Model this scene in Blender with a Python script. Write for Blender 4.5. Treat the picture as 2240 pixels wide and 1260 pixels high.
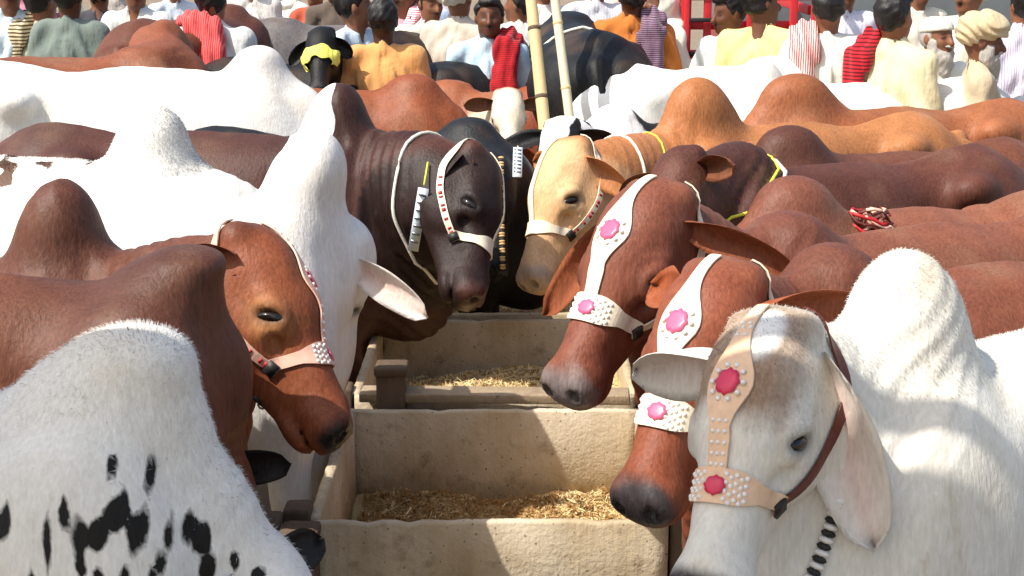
import bpy, bmesh, math, random
import numpy as np
from mathutils import Vector, Matrix

for o in list(bpy.data.objects):
    bpy.data.objects.remove(o, do_unlink=True)
SC = bpy.context.scene
COL = SC.collection
F4 = np.float32

# ------------------------------------------------------------------ camera
CAM_H, PITCH, FPX = 2.2, math.radians(13.8), 3300.0
cam = bpy.data.cameras.new('camera')
cam.sensor_width = 36.0
cam.lens = 36.0 * FPX / 2240.0
cam.clip_start = 0.05
cam.clip_end = 900
camo = bpy.data.objects.new('camera', cam)
COL.objects.link(camo)
camo.location = (0, 0, CAM_H)
camo.rotation_euler = (math.pi / 2 - PITCH, 0, 0)
SC.camera = camo

# ------------------------------------------------------------------ light
SUN_DIR = Vector((-0.50, -0.30, 0.81)).normalized()      # towards the sun
w = bpy.data.worlds.new('World')
SC.world = w
w.use_nodes = True
nt = w.node_tree
nt.nodes.clear()
sky = nt.nodes.new('ShaderNodeTexSky')
sky.sky_type = 'NISHITA'
sky.sun_disc = False
sky.sun_elevation = math.asin(SUN_DIR.z)
sky.sun_rotation = math.atan2(SUN_DIR.x, SUN_DIR.y)
sky.air_density = 1.3
sky.dust_density = 3.0
bg = nt.nodes.new('ShaderNodeBackground')
bg.inputs['Strength'].default_value = 0.14
wo = nt.nodes.new('ShaderNodeOutputWorld')
nt.links.new(sky.outputs[0], bg.inputs[0])
nt.links.new(bg.outputs[0], wo.inputs[0])
sl = bpy.data.lights.new('sun', 'SUN')
sl.energy = 4.3
sl.angle = math.radians(0.55)
sl.color = (1.0, 0.95, 0.86)
slo = bpy.data.objects.new('sun', sl)
COL.objects.link(slo)
slo.rotation_euler = SUN_DIR.to_track_quat('Z', 'Y').to_euler()
SC.view_settings.view_transform = 'Standard'
SC.view_settings.look = 'None'
SC.view_settings.exposure = 0.45
SC.view_settings.gamma = 1.0
SC.view_settings.use_curve_mapping = False
SC.cycles.max_bounces = 6
SC.cycles.use_denoising = True

# ------------------------------------------------------------------ helpers
def P(u, v, d):
    """world point seen at photo pixel (u, v) at distance d along the view axis"""
    x = (u - 1120.0) / FPX * d
    yy = (630.0 - v) / FPX * d
    c, s = math.cos(PITCH), math.sin(PITCH)
    return np.array([x, d * c + yy * s, CAM_H - d * s + yy * c])

def lin(r, g, b):
    f = lambda c: (c / 255 / 12.92) if c / 255 <= 0.04045 else ((c / 255 + 0.055) / 1.055) ** 2.4
    return np.array([f(r), f(g), f(b)])

def nrm(v):
    v = np.asarray(v, float)
    return v / (np.linalg.norm(v) + 1e-12)

def empty(name, loc=(0, 0, 0), rz=0.0):
    o = bpy.data.objects.new(name, None)
    COL.objects.link(o)
    o.location = loc
    o.rotation_euler = (0, 0, rz)
    o.empty_display_size = 0.1
    return o

def tag(o, label=None, cat=None, group=None, kind=None):
    if label: o['label'] = label
    if cat: o['category'] = cat
    if group: o['group'] = group
    if kind: o['kind'] = kind
    return o

def mesh_np(name, V, Fq, mat, parent=None, smooth=True):
    """V (n,3), Fq list of arrays of faces with equal size"""
    me = bpy.data.meshes.new(name)
    V = np.asarray(V, dtype=F4)
    groups = Fq if isinstance(Fq, (list, tuple)) else [Fq]
    groups = [np.asarray(g, dtype=np.int32) for g in groups if len(g)]
    me.vertices.add(len(V))
    me.vertices.foreach_set('co', V.ravel())
    nl = sum(g.size for g in groups)
    npoly = sum(len(g) for g in groups)
    me.loops.add(nl)
    me.polygons.add(npoly)
    me.loops.foreach_set('vertex_index', np.concatenate([g.ravel() for g in groups]))
    tot = np.concatenate([np.full(len(g), g.shape[1], np.int32) for g in groups])
    st = np.concatenate([[0], np.cumsum(tot)[:-1]]).astype(np.int32)
    me.polygons.foreach_set('loop_start', st)
    me.polygons.foreach_set('loop_total', tot)
    if smooth:
        me.polygons.foreach_set('use_smooth', np.ones(npoly, dtype=bool))
    me.update(calc_edges=True)
    if mat is not None:
        me.materials.append(mat)
    o = bpy.data.objects.new(name, me)
    COL.objects.link(o)
    if parent is not None:
        o.parent = parent
    return o

def attr(o, name, data, typ):
    a = o.data.attributes.new(name, typ, 'POINT')
    if typ == 'FLOAT_COLOR':
        d = np.ones((len(data), 4), F4)
        d[:, :3] = data
        a.data.foreach_set('color', d.ravel())
    else:
        a.data.foreach_set('value', np.asarray(data, F4).ravel())

class MB:
    """collects simple solids into one mesh"""
    def __init__(s): s.v, s.f3, s.f4 = [], [], []
    def add(s, V, F):
        b = len(s.v)
        s.v.extend([tuple(map(float, p)) for p in V])
        for f in F:
            (s.f4 if len(f) == 4 else s.f3).append(tuple(i + b for i in f))
    def box(s, c, h, R=None, jit=0.0, taper=1.0):
        c = np.asarray(c, float); h = np.asarray(h, float)
        V = []
        for sz in (-1, 1):
            t = taper if sz > 0 else 1.0
            for sx, sy in ((-1, -1), (1, -1), (1, 1), (-1, 1)):
                p = np.array([sx * h[0] * t, sy * h[1] * t, sz * h[2]])
                if jit: p = p + np.array([random.uniform(-jit, jit) for _ in range(3)])
                if R is not None: p = R @ p
                V.append(c + p)
        s.add(V, [(3, 2, 1, 0), (4, 5, 6, 7), (0, 1, 5, 4), (1, 2, 6, 5), (2, 3, 7, 6), (3, 0, 4, 7)])
    def tube(s, pts, rad, n=8, caps=True):
        pts = [np.asarray(p, float) for p in pts]
        rad = [rad] * len(pts) if np.isscalar(rad) else rad
        rings = []
        up = np.array([0.13, 0.31, 0.94])
        for i, p in enumerate(pts):
            t = nrm(pts[min(i + 1, len(pts) - 1)] - pts[max(i - 1, 0)])
            a = np.cross(t, up)
            if np.linalg.norm(a) < 0.1: a = np.cross(t, [1, 0.2, 0])
            a = nrm(a); b = np.cross(t, a)
            rings.append([p + rad[i] * (a * math.cos(2 * math.pi * k / n) + b * math.sin(2 * math.pi * k / n)) for k in range(n)])
        V = [q for r in rings for q in r]
        F = []
        for i in range(len(pts) - 1):
            for k in range(n):
                F.append((i * n + k, i * n + (k + 1) % n, (i + 1) * n + (k + 1) % n, (i + 1) * n + k))
        if caps:
            V.append(pts[0]); V.append(pts[-1])
            a, b = len(V) - 2, len(V) - 1
            m = (len(pts) - 1) * n
            for k in range(n):
                F.append((a, (k + 1) % n, k)); F.append((b, m + k, m + (k + 1) % n))
        s.add(V, F)
    def build(s, name, mat, parent=None, smooth=False):
        g = []
        if s.f4: g.append(np.array(s.f4))
        if s.f3: g.append(np.array(s.f3))
        return mesh_np(name, np.array(s.v), g, mat, parent, smooth)

def bevel(o, wdt=0.006, seg=2):
    m = o.modifiers.new('bevel', 'BEVEL')
    m.width = wdt; m.segments = seg; m.limit_method = 'ANGLE'
    return o

# ------------------------------------------------------------------ implicit surfaces
def smin(a, b, k):
    h = np.clip(0.5 + 0.5 * (b - a) / k, 0, 1)
    return b * (1 - h) + a * h - k * h * (1 - h)

def smax(a, b, k):
    return -smin(-a, -b, k)

def sdE(p, c, r):
    q = (p - np.asarray(c, F4)) / np.asarray(r, F4)
    k0 = np.sqrt((q * q).sum(1)) + 1e-6
    q2 = q / np.asarray(r, F4)
    k1 = np.sqrt((q2 * q2).sum(1)) + 1e-6
    return k0 * (k0 - 1) / k1

def sdC(p, a, b, ra, rb, flat=None):
    """tapered capsule; flat = (axis, factor) squeezes it along an axis"""
    a = np.asarray(a, F4); b = np.asarray(b, F4)
    pa = p - a
    ba = b - a
    sc = 1.0
    if flat is not None:
        n = np.asarray(flat[0], F4); kf = F4(1.0 / flat[1] - 1.0)
        pa = pa + np.outer(pa @ n, n * kf)
        ba = ba + n * (kf * float(ba @ n))
        sc = 0.55 + 0.45 * flat[1]
    h = np.clip((pa @ ba) / F4(ba @ ba + 1e-9), 0, 1)
    q = pa - h[:, None] * ba
    return (np.sqrt((q * q).sum(1)) - (ra + (rb - ra) * h)) * F4(sc)

def surf(f, lo, hi, h, newton=1):
    """mesh the zero set of f on a sparse grid (surface nets)"""
    lo = np.asarray(lo, float); hi = np.asarray(hi, float)
    B = 4
    nb = np.ceil((hi - lo) / (h * B)).astype(int) + 1
    n = nb * B
    g = [lo[k] + (np.arange(nb[k]) * B + (B - 1) / 2) * h for k in range(3)]
    C = np.stack(np.meshgrid(*g, indexing='ij'), -1).reshape(-1, 3).astype(F4)
    dc = f(C)
    act = np.abs(dc) < h * B * 1.75 + 0.012
    full = np.where(dc > 0, F4(1), F4(-1)).reshape(nb)
    V = np.repeat(np.repeat(np.repeat(full, B, 0), B, 1), B, 2)
    ai = np.argwhere(act.reshape(nb)) * B
    off = np.stack(np.meshgrid(range(B), range(B), range(B), indexing='ij'), -1).reshape(-1, 3)
    idx = (ai[:, None, :] + off[None]).reshape(-1, 3)
    pts = (lo + idx * h).astype(F4)
    V[idx[:, 0], idx[:, 1], idx[:, 2]] = f(pts)
    neg = V < 0
    cnt = np.zeros(tuple(n - 1), np.int8)
    for i in (0, 1):
        for j in (0, 1):
            for k in (0, 1):
                cnt += neg[i:n[0] - 1 + i, j:n[1] - 1 + j, k:n[2] - 1 + k]
    cells = np.argwhere((cnt > 0) & (cnt < 8))
    vid = np.full(tuple(n - 1), -1, np.int32)
    vid[cells[:, 0], cells[:, 1], cells[:, 2]] = np.arange(len(cells))
    acc = np.zeros((len(cells), 3)); ct = np.zeros(len(cells))
    corners = [(i, j, k) for i in (0, 1) for j in (0, 1) for k in (0, 1)]
    cv = {c: V[cells[:, 0] + c[0], cells[:, 1] + c[1], cells[:, 2] + c[2]] for c in corners}
    for c in corners:
        for ax in range(3):
            if c[ax] == 0:
                c2 = list(c); c2[ax] = 1; c2 = tuple(c2)
                a, b = cv[c], cv[c2]
                m = (a < 0) != (b < 0)
                t = a[m] / (a[m] - b[m])
                pt = np.tile(np.array(c, float), (m.sum(), 1)); pt[:, ax] += t
                acc[m] += pt; ct[m] += 1
    vert = lo + (cells + acc / ct[:, None]) * h
    faces = []
    for ax in range(3):
        a1, a2 = (ax + 1) % 3, (ax + 2) % 3
        sl0 = [slice(1, n[k] - 1) for k in range(3)]
        s0 = list(sl0); s0[ax] = slice(0, n[ax] - 1)
        s1 = list(sl0); s1[ax] = slice(1, n[ax])
        A = neg[tuple(s0)]; Bn = neg[tuple(s1)]
        ch = np.argwhere(A != Bn)
        if not len(ch): continue
        inside = A[ch[:, 0], ch[:, 1], ch[:, 2]]
        e = ch.copy()
        for k in range(3):
            if k != ax: e[:, k] += 1
        def cell(d1, d2):
            q = e.copy(); q[:, a1] -= d1; q[:, a2] -= d2
            return vid[q[:, 0], q[:, 1], q[:, 2]]
        Q = np.stack([cell(1, 1), cell(0, 1), cell(0, 0), cell(1, 0)], 1)
        Q[~inside] = Q[~inside][:, ::-1]
        Q = Q[(Q >= 0).all(1)]
        faces.append(Q)
    Fc = np.concatenate(faces)
    vert = vert.astype(F4)
    e = h * 0.5
    for _ in range(newton):
        d = f(vert)
        G = np.stack([f(vert + np.array([e, 0, 0], F4)) - d, f(vert + np.array([0, e, 0], F4)) - d,
                      f(vert + np.array([0, 0, e], F4)) - d], 1) / e
        G2 = (G * G).sum(1) + 0.05
        step = np.clip(d / G2, -h * 0.6, h * 0.6)
        vert = vert - G * step[:, None]
    return vert, Fc

def grad(f, p, e=0.004):
    d = f(p)
    G = np.stack([f(p + np.array([e, 0, 0], F4)) - d, f(p + np.array([0, e, 0], F4)) - d,
                  f(p + np.array([0, 0, e], F4)) - d], 1)
    return G / (np.linalg.norm(G, axis=1, keepdims=True) + 1e-9)

def wob(p, seed, freq, octs=3):
    """cheap smooth noise in -1..1"""
    r = np.random.RandomState(seed)
    out = np.zeros(len(p), F4); amp = 1.0; tot = 0
    for o in range(octs):
        for _ in range(3):
            k = r.normal(size=3); k = k / np.linalg.norm(k) * freq * (1 + 0.35 * r.rand())
            out += F4(amp) * np.sin(p @ k.astype(F4) + F4(r.rand() * 6.28))
        tot += amp * 1.9
        amp *= 0.55; freq *= 1.9
    return out / F4(tot)

# ------------------------------------------------------------------ materials
def new_mat(name):
    m = bpy.data.materials.new(name)
    m.use_nodes = True
    t = m.node_tree
    return m, t, t.nodes['Principled BSDF'], t.nodes, t.links

def nd(t, typ, **kw):
    n = t.nodes.new(typ)
    for k, v in kw.items(): setattr(n, k, v)
    return n

def mixc(t, fac, a, b, mode='MIX'):
    n = t.nodes.new('ShaderNodeMix'); n.data_type = 'RGBA'; n.blend_type = mode
    for s, val in ((n.inputs[0], fac), (n.inputs[6], a), (n.inputs[7], b)):
        if hasattr(val, 'is_linked') or hasattr(val, 'links'): t.links.new(val, s)
        elif np.isscalar(val): s.default_value = val
        else: s.default_value = tuple(val[:3]) + (1,)
    return n.outputs[2]

def mth(t, op, a, b=None, c=None, clamp=False):
    n = t.nodes.new('ShaderNodeMath'); n.operation = op; n.use_clamp = clamp
    for s, val in zip(n.inputs, (a, b, c)):
        if val is None: continue
        if hasattr(val, 'links'): t.links.new(val, s)
        else: s.default_value = val
    return n.outputs[0]

def noise(t, vec, scale, detail=4, rough=0.55, out=0):
    n = t.nodes.new('ShaderNodeTexNoise')
    n.inputs['Scale'].default_value = scale; n.inputs['Detail'].default_value = detail
    n.inputs['Roughness'].default_value = rough
    if vec is not None: t.links.new(vec, n.inputs['Vector'])
    return n.outputs[out]

def mapv(t, vec, scale):
    n = t.nodes.new('ShaderNodeMapping'); n.inputs['Scale'].default_value = scale
    t.links.new(vec, n.inputs['Vector'])
    return n.outputs[0]

def bump(t, bsdf, height, strength, dist):
    n = t.nodes.new('ShaderNodeBump'); n.inputs['Strength'].default_value = strength
    n.inputs['Distance'].default_value = dist
    t.links.new(height, n.inputs['Height']); t.links.new(n.outputs[0], bsdf.inputs['Normal'])

def mat_coat():
    m, t, b, N, L = new_mat('coat')
    tc = nd(t, 'ShaderNodeTexCoord').outputs['Object']
    col = nd(t, 'ShaderNodeAttribute', attribute_name='col')
    sp = nd(t, 'ShaderNodeAttribute', attribute_name='spot').outputs['Fac']
    scol = nd(t, 'ShaderNodeAttribute', attribute_name='spotcol').outputs['Color']
    wet = nd(t, 'ShaderNodeAttribute', attribute_name='wet').outputs['Fac']
    n1 = noise(t, mapv(t, tc, (1, 1, 0.55)), 5.0, 5, 0.6)
    n2 = noise(t, mapv(t, tc, (120, 120, 26)), 1.0, 3, 0.6)
    n3 = noise(t, mapv(t, tc, (60, 60, 22)), 1.0, 2, 0.6)
    n4 = noise(t, tc, 17.0, 4, 0.65)
    v = mth(t, 'ADD', mth(t, 'ADD', mth(t, 'MULTIPLY', mth(t, 'SUBTRACT', n4, 0.5), 0.5), mth(t, 'MULTIPLY', mth(t, 'SUBTRACT', n1, 0.5), 0.9)),
            mth(t, 'MULTIPLY', mth(t, 'SUBTRACT', n2, 0.5), 1.15))
    bwn = nd(t, 'ShaderNodeRGBToBW'); L.new(col.outputs['Color'], bwn.inputs[0])
    v = mth(t, 'MULTIPLY', v, mth(t, 'MULTIPLY_ADD', bwn.outputs[0], -1.0, 1.05))      # pale hair shows less contrast
    v = mth(t, 'ADD', v, 1.0)
    base = mixc(t, 1.0, col.outputs['Color'], (1, 1, 1))
    mul = t.nodes.new('ShaderNodeMix'); mul.data_type = 'RGBA'; mul.blend_type = 'MULTIPLY'
    mul.inputs[0].default_value = 1.0
    L.new(col.outputs['Color'], mul.inputs[6])
    comb = nd(t, 'ShaderNodeCombineColor')
    L.new(v, comb.inputs[0])
    L.new(mth(t, 'ADD', mth(t, 'MULTIPLY', mth(t, 'SUBTRACT', v, 1.0), 1.15), 1.0), comb.inputs[1])
    L.new(mth(t, 'ADD', mth(t, 'MULTIPLY', mth(t, 'SUBTRACT', v, 1.0), 1.3), 1.0), comb.inputs[2])
    L.new(comb.outputs[0], mul.inputs[7])
    # crisp markings
    s = mth(t, 'ADD', sp, mth(t, 'MULTIPLY', mth(t, 'SUBTRACT', n3, 0.5), 0.007))
    k = mth(t, 'MULTIPLY_ADD', s, 220.0, 0.5, True)
    c = mixc(t, k, mul.outputs[2], scol)
    L.new(c, b.inputs['Base Color'])
    rg = mth(t, 'MULTIPLY_ADD', wet, -0.28, mth(t, 'MULTIPLY_ADD', n1, 0.25, 0.42))
    L.new(rg, b.inputs['Roughness'])
    b.inputs['Specular IOR Level'].default_value = 0.28
    b.inputs['Sheen Weight'].default_value = 0.0
    b.inputs['Sheen Roughness'].default_value = 0.5
    hgt = mth(t, 'ADD', mth(t, 'MULTIPLY', n2, 0.8), mth(t, 'MULTIPLY', n3, 0.7))
    hgt = mth(t, 'ADD', hgt, mth(t, 'MULTIPLY', n4, 0.8))
    bump(t, b, hgt, 0.5, 0.005)
    return m

def mat_plain(name, rgb, rough=0.6, spec=0.4, metal=0.0, nscale=20.0, namt=0.25, bstr=0.2, bdist=0.003, scl=(1, 1, 1)):
    m, t, b, N, L = new_mat(name)
    tc = nd(t, 'ShaderNodeTexCoord').outputs['Object']
    n = noise(t, mapv(t, tc, scl), nscale, 5, 0.6)
    d = tuple(np.clip(np.array(rgb) * (1 - namt), 0, 1)); l = tuple(np.clip(np.array(rgb) * (1 + namt), 0, 1))
    L.new(mixc(t, n, d, l), b.inputs['Base Color'])
    b.inputs['Roughness'].default_value = rough
    b.inputs['Specular IOR Level'].default_value = spec
    b.inputs['Metallic'].default_value = metal
    if bstr: bump(t, b, n, bstr, bdist)
    return m

COAT = mat_coat()
EYE = mat_plain('eyeball', (0.012, 0.008, 0.006), 0.08, 0.6, nscale=3, bstr=0)
# ------------------------------------------------------------------ cattle
def head_sd(q, jaw=0.0):
    """head in its own frame: x poll->muzzle (0..0.54), y left, z out of the forehead"""
    d = sdE(q, (.075, 0, -.060), (.120, .098, .100))
    d = smin(d, sdE(q, (.155, 0, -.040), (.145, .096, .084)), .04)
    ay = q.copy(); ay[:, 1] = np.abs(ay[:, 1])
    d = smin(d, sdE(ay, (.205, .082, -.058), (.060, .034, .036)), .03)      # brow over the eye
    d = smin(d, sdE(ay, (.005, .062, -.045), (.035, .035, .035)), .03)      # poll knobs
    d = smin(d, sdC(q, (.22, 0, -.070), (.44, 0, -.074), .078, .056, ((0, 1, 0), .93)), .05)
    d = smin(d, sdE(ay, (.165, .055, -.135), (.125, .044, .095)), .04)      # cheek
    d = smin(d, sdC(q, (.13, 0, -.185), (.42, 0, -.140), .068, .040, ((0, 1, 0), .85)), .05)
    d = smin(d, sdC(ay, (.24, .075, -.105), (.34, .045, -.095), .016, .012), .03)
    d = smin(d, sdE(q, (.475, 0, -.092), (.062, .068, .058)), .03)
    d = smin(d, sdE(ay, (.500, .036, -.078), (.040, .034, .042)), .025)     # nostril wings
    d = smin(d, sdE(q, (.505, 0, -.120), (.036, .058, .036)), .02)
    d = smin(d, sdE(q, (.462, 0, -.158 - jaw), (.055, .046, .026)), .015)      # chin
    # carved details
    de = np.sqrt(((ay - np.array([.222, .098, -.066], F4)) ** 2).sum(1))
    d = d + F4(.0015) * np.sin(de * F4(260.0)) * np.exp(-((de - F4(.052)) / F4(.028)) ** 2)
    d = d + F4(.0016) * wob(q, 91, 55, 1)
    ex, ez = ay[:, 0] - F4(.222), ay[:, 2] + F4(.066)
    eq = np.stack([ex * F4(.62) + ez * F4(.78), ay[:, 1], ex * F4(.78) - ez * F4(.62)], 1)        # eye frame: along the slit, out, down
    d = smin(d, sdC(eq, (-.030, .090, -.008), (.002, .097, -.021), .008, .009), .012)       # upper lid
    d = smin(d, sdC(eq, (.002, .097, -.021), (.034, .088, -.006), .009, .007), .012)
    d = smin(d, sdC(eq, (-.026, .090, .012), (.030, .088, .012), .006, .005), .012)         # lower lid
    d = smax(d, -sdE(eq, (0, .120, -.001), (.039, .028, .0145)), .007)
    d = smax(d, -sdE(ay, (.537, .037, -.072), (.026, .012, .016)), .010)
    d = smax(d, -sdE(ay, (.515, .0, -.142 - jaw * .5), (.075, .085, .004 + jaw * .4)), .007)
    d = smax(d, -sdC(ay, (.27, .075, -.09), (.36, .075, -.10), .012, .010), .03)
    return d

class Cow:
    pass

BEEF = []
def build_cow(name, label, hump, yaw, poll=None, muzzle=None, fn=None, hh=.16, hw=.17, hthick=.105, hlean=0.0,
              vox=.02, base=(110, 55, 35), dark=None, darkamt=1.0, light=None, nose=(40, 30, 28), nose_x=.495, earcol=None,
              ears=None, earlen=.25, earw=.055, spot=None, spotcol=(20, 18, 17), wrinkle=.0045, fat=1.0, length=1.0, dewlap=1.0, neckr=1.0,
              group='cattle at the feed troughs', cat='cow', jaw=0.0, face=None, eyering=None, legcol=None, horn=None, hs=None, seed=1, sag=0.0, paint=None,
              wither=0.0, fx=1.0, hshift=0.0):
    Hw = P(*hump)
    a = math.radians(yaw)
    fwd = np.array([math.cos(a), math.sin(a), 0]); lft = np.array([-math.sin(a), math.cos(a), 0]); upv = np.array([0, 0, 1.])
    R = np.stack([fwd, lft, upv], 0)
    org = np.array([Hw[0], Hw[1], 0.0]) - fwd * hshift
    top = Hw[2]
    zb = top - hh                       # back height
    s = zb / 1.225
    tl = lambda pw: R @ (np.asarray(pw, float) - org)
    if poll is None:
        pl = np.array([.72, .02, .98]) * s; mz = np.array([.98, .02, .52]) * s
        fl = np.array([.9, 0, .5])
    else:
        pl = tl(P(*poll)); mz = tl(P(*muzzle)); fl = R @ nrm(fn)
    hx = nrm(mz - pl)
    hz = nrm(fl - hx * (fl @ hx))
    hy = np.cross(hz, hx)
    if hs is None:
        hs = np.linalg.norm(mz - pl) / .54
        hs = min(max(hs, .86), 1.18)
    HR = np.stack([hx, hy, hz], 0).astype(F4)
    plf = pl.astype(F4)
    toH = lambda p: ((p - plf) @ HR.T) / F4(hs)
    frH = lambda q: (np.asarray(q) * hs) @ HR + pl
    hc = frH([.27, 0, -.08])
    Y = (0, 1, 0)
    # neck curves
    E1 = frH([.085, 0, -.125])
    N0 = np.array([.06, 0, 1.00]) * s
    dist = np.linalg.norm(E1 - N0)
    N1 = N0 + np.array([.40 * fx, 0, .10]) * dist
    N2 = E1 + (-hz * .75 - hx * .45) * dist * .33
    bez = lambda t: ((1 - t) ** 3)[:, None] * N0 + (3 * t * (1 - t) ** 2)[:, None] * N1 + (3 * t * t * (1 - t))[:, None] * N2 + (t ** 3)[:, None] * E1
    tt = np.linspace(0, 1, 7)
    NC = bez(tt)
    nr = (.195 * s * neckr) * (1 - tt) + (.098 * hs * neckr) * tt
    lat = [nrm((1 - t) * np.array([0, 1., 0]) + t * hy * (1 if hy[1] > -.2 else 1)) for t in tt]
    E2 = frH([.15, 0, -.20])
    B0 = np.array([.20 * fx, 0, .74]) * s
    d2 = np.linalg.norm(E2 - B0)
    B1 = B0 + np.array([.30 * fx, 0, .02]) * d2
    B2 = E2 + (-hz * .6 - hx * .2) * d2 * .25
    LC = ((1 - tt) ** 3)[:, None] * B0 + (3 * tt * (1 - tt) ** 2)[:, None] * B1 + (3 * tt * tt * (1 - tt))[:, None] * B2 + (tt ** 3)[:, None] * E2
    lr = .135 * s * (1 - tt) + .062 * hs * tt
    f_ = fat
    LN = length
    DL = LC.copy(); DL[:, 2] -= (.10 + .05 * np.sin(tt * 3.14)) * s * dewlap * (1 - tt * .75)
    DL[:, 0] += .04 * s * fx
    T = np.array([(-1.38 * LN, 0, 1.12), (-1.47 * LN, 0, 1.0), (-1.49 * LN, .01, .72), (-1.48 * LN, .02, .40)]) * s
    nax = nrm(E1 - N0).astype(F4)
    S = lambda *c: np.array(c) * s
    def rear(p, d):
        ay = p.copy(); ay[:, 1] = np.abs(ay[:, 1])
        d = smin(d, sdE(p, S(-1.10 * LN, 0, 1.0), S(.30, .228 * f_, .235)), .10 * s)
        d = smin(d, sdE(ay, S(-.96 * LN, .190, 1.125), S(.085, .055, .058)), .075 * s)
        d = smin(d, sdE(ay, S(-1.36 * LN, .085, 1.06), S(.07, .05, .07)), .08 * s)
        d = smin(d, sdE(ay, S(-1.14 * LN, .135, .76), S(.20, .105, .31)), .09 * s)
        lh = sdC(ay, S(-1.17 * LN, .135, .66), S(-1.33 * LN, .13, .44), .10 * s, .050 * s)
        lh = smin(lh, sdC(ay, S(-1.33 * LN, .13, .44), S(-1.27 * LN, .13, .10), .048 * s, .036 * s), .025)
        lh = smin(lh, sdC(ay, S(-1.27 * LN, .13, .10), S(-1.245 * LN, .13, .035), .038 * s, .047 * s), .015)
        d = smin(d, lh, .05 * s)
        for i in range(3):
            d = smin(d, sdC(p, T[i], T[i + 1], (.042, .03, .026)[i] * s, (.03, .026, .04)[i] * s), .03)
        return d
    def front(p, d):
        ay = p.copy(); ay[:, 1] = np.abs(ay[:, 1])
        d = smin(d, sdE(ay, S(.01, .140, .84), S(.18, .105, .35)), .10 * s)
        d = smin(d, sdE(p, S(.12 * fx, 0, .82), S(.25 * (.5 + .5 * fx), .185, .30)), .10 * s)
        d = smin(d, sdE(p, S(.25 * fx, 0, .62), S(.15 * (.5 + .5 * fx), .10, .15)), .10 * s)
        for i in range(len(tt) - 1):
            d = smin(d, sdC(p, NC[i], NC[i + 1], nr[i], nr[i + 1], (lat[i], .66 + .1 * tt[i])), .07 * s)
        for i in range(len(tt) - 1):
            d = smin(d, sdC(p, LC[i], LC[i + 1], lr[i], lr[i + 1], (lat[i], .55)), .08 * s)
        if dewlap > 0:
            for i in range(len(tt) - 2):
                d = smin(d, sdC(p, DL[i], DL[i + 1], .085 * s, .07 * s, (lat[i], .30)), .06 * s)
        if hh > .02:
            dh = sdE(p, (-.02 - hlean * .6 + hshift * .7, 0, zb - .03), (hw, hthick * 1.12, hh * .80 + .03))
            dh = smin(dh, sdE(p, (hshift, 0, zb + hh * .45), (hw * .66, hthick * .92, hh * .55)), .05)
            d = smin(d, dh, .085)
        dl = sdC(ay, S(.03, .135, .66), S(.05, .135, .40), .082 * s, .056 * s)
        dl = smin(dl, sdC(ay, S(.05, .135, .40), S(.03, .135, .10), .050 * s, .034 * s), .02)
        dl = smin(dl, sdC(ay, S(.03, .135, .10), S(.055, .135, .035), .036 * s, .046 * s), .015)
        d = smin(d, dl, .05 * s)
        if wrinkle:
            tpar = (p - N0.astype(F4)) @ nax
            msk = np.clip(tpar / (.14 * s), 0, 1) * np.clip((dist - .02 - tpar) / (.12), 0, 1)
            ph = tpar * 120 + 2.5 * np.sin(p[:, 2] * 9) + 1.3 * np.sin(p[:, 1] * 14)
            d = d + F4(wrinkle) * msk * (np.abs(np.sin(ph * .5)) - .6)
        return d
    def sd(p):
        x = p[:, 0]
        d = np.full(len(p), 9.0, F4)
        m = x < .75 * s
        pm = p[m]
        if len(pm):
            e = sdE(pm, S(-.42 * LN, 0, .87), S(.52 * LN, .262 * f_, .335))
            e = smin(e, sdE(pm, S(-.58 * LN, 0, .76), S(.46 * LN, .250 * f_, .26)), .10 * s)
            e = smin(e, sdC(pm, S(.02, 0, 1.085 + wither), S(-.55 * LN, 0, 1.065 - sag), .13 * s, .125 * s), .12 * s)
            e = smin(e, sdC(pm, S(-.55 * LN, 0, 1.065 - sag), S(-1.10 * LN, 0, 1.10), .125 * s, .13 * s), .10 * s)
            d[m] = e
        m = x < -.58 * s * LN
        if m.any(): d[m] = rear(p[m], d[m])
        m = x > -.42 * s
        if m.any(): d[m] = front(p[m], d[m])
        d = d + F4(.0065) * wob(p, seed, 9.0, 1)
        spine = np.exp(-(p[:, 1] / F4(.028)) ** 2) * np.clip((-.16 * s - x) / .1, 0, 1) * np.clip((p[:, 2] - 1.05 * s) / .08, 0, 1)
        d = d - F4(.008) * spine * (1 + F4(.12) * np.sin(x * F4(70.0) + p[:, 2] * 20))
        blade = np.exp(-((x + F4(.17 * s) + (p[:, 2] - F4(1.0 * s)) * F4(.35)) / F4(.035)) ** 2) * np.clip((1.16 * s - p[:, 2]) / .1, 0, 1) * np.clip((p[:, 2] - .70 * s) / .1, 0, 1)
        flank = np.exp(-((x + F4(.82 * s * LN) - (p[:, 2] - F4(.85 * s)) * F4(.5)) / F4(.06)) ** 2) * np.clip((1.08 * s - p[:, 2]) / .1, 0, 1) * np.clip((p[:, 2] - .60 * s) / .1, 0, 1)
        d = d + F4(.010) * blade + F4(.016) * flank
        ribm = np.clip((-.10 * s - x) / .12, 0, 1) * np.clip((x + .85 * s) / .15, 0, 1) * np.clip((1.08 * s - p[:, 2]) / .15, 0, 1)
        d = d + F4(.0016) * ribm * np.sin((x + .25 * p[:, 2]) * F4(62.0))
        m = ((p - hc.astype(F4)) ** 2).sum(1) < (.50 * hs) ** 2
        if m.any():
            d[m] = smin(d[m], head_sd(toH(p[m]), jaw) * F4(hs), F4(.035))
        return d
    lo = np.array([-1.62 * LN * s, -.36 * s, 0.0]); hi = np.array([.55 * s, .36 * s, top + .03])
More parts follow.
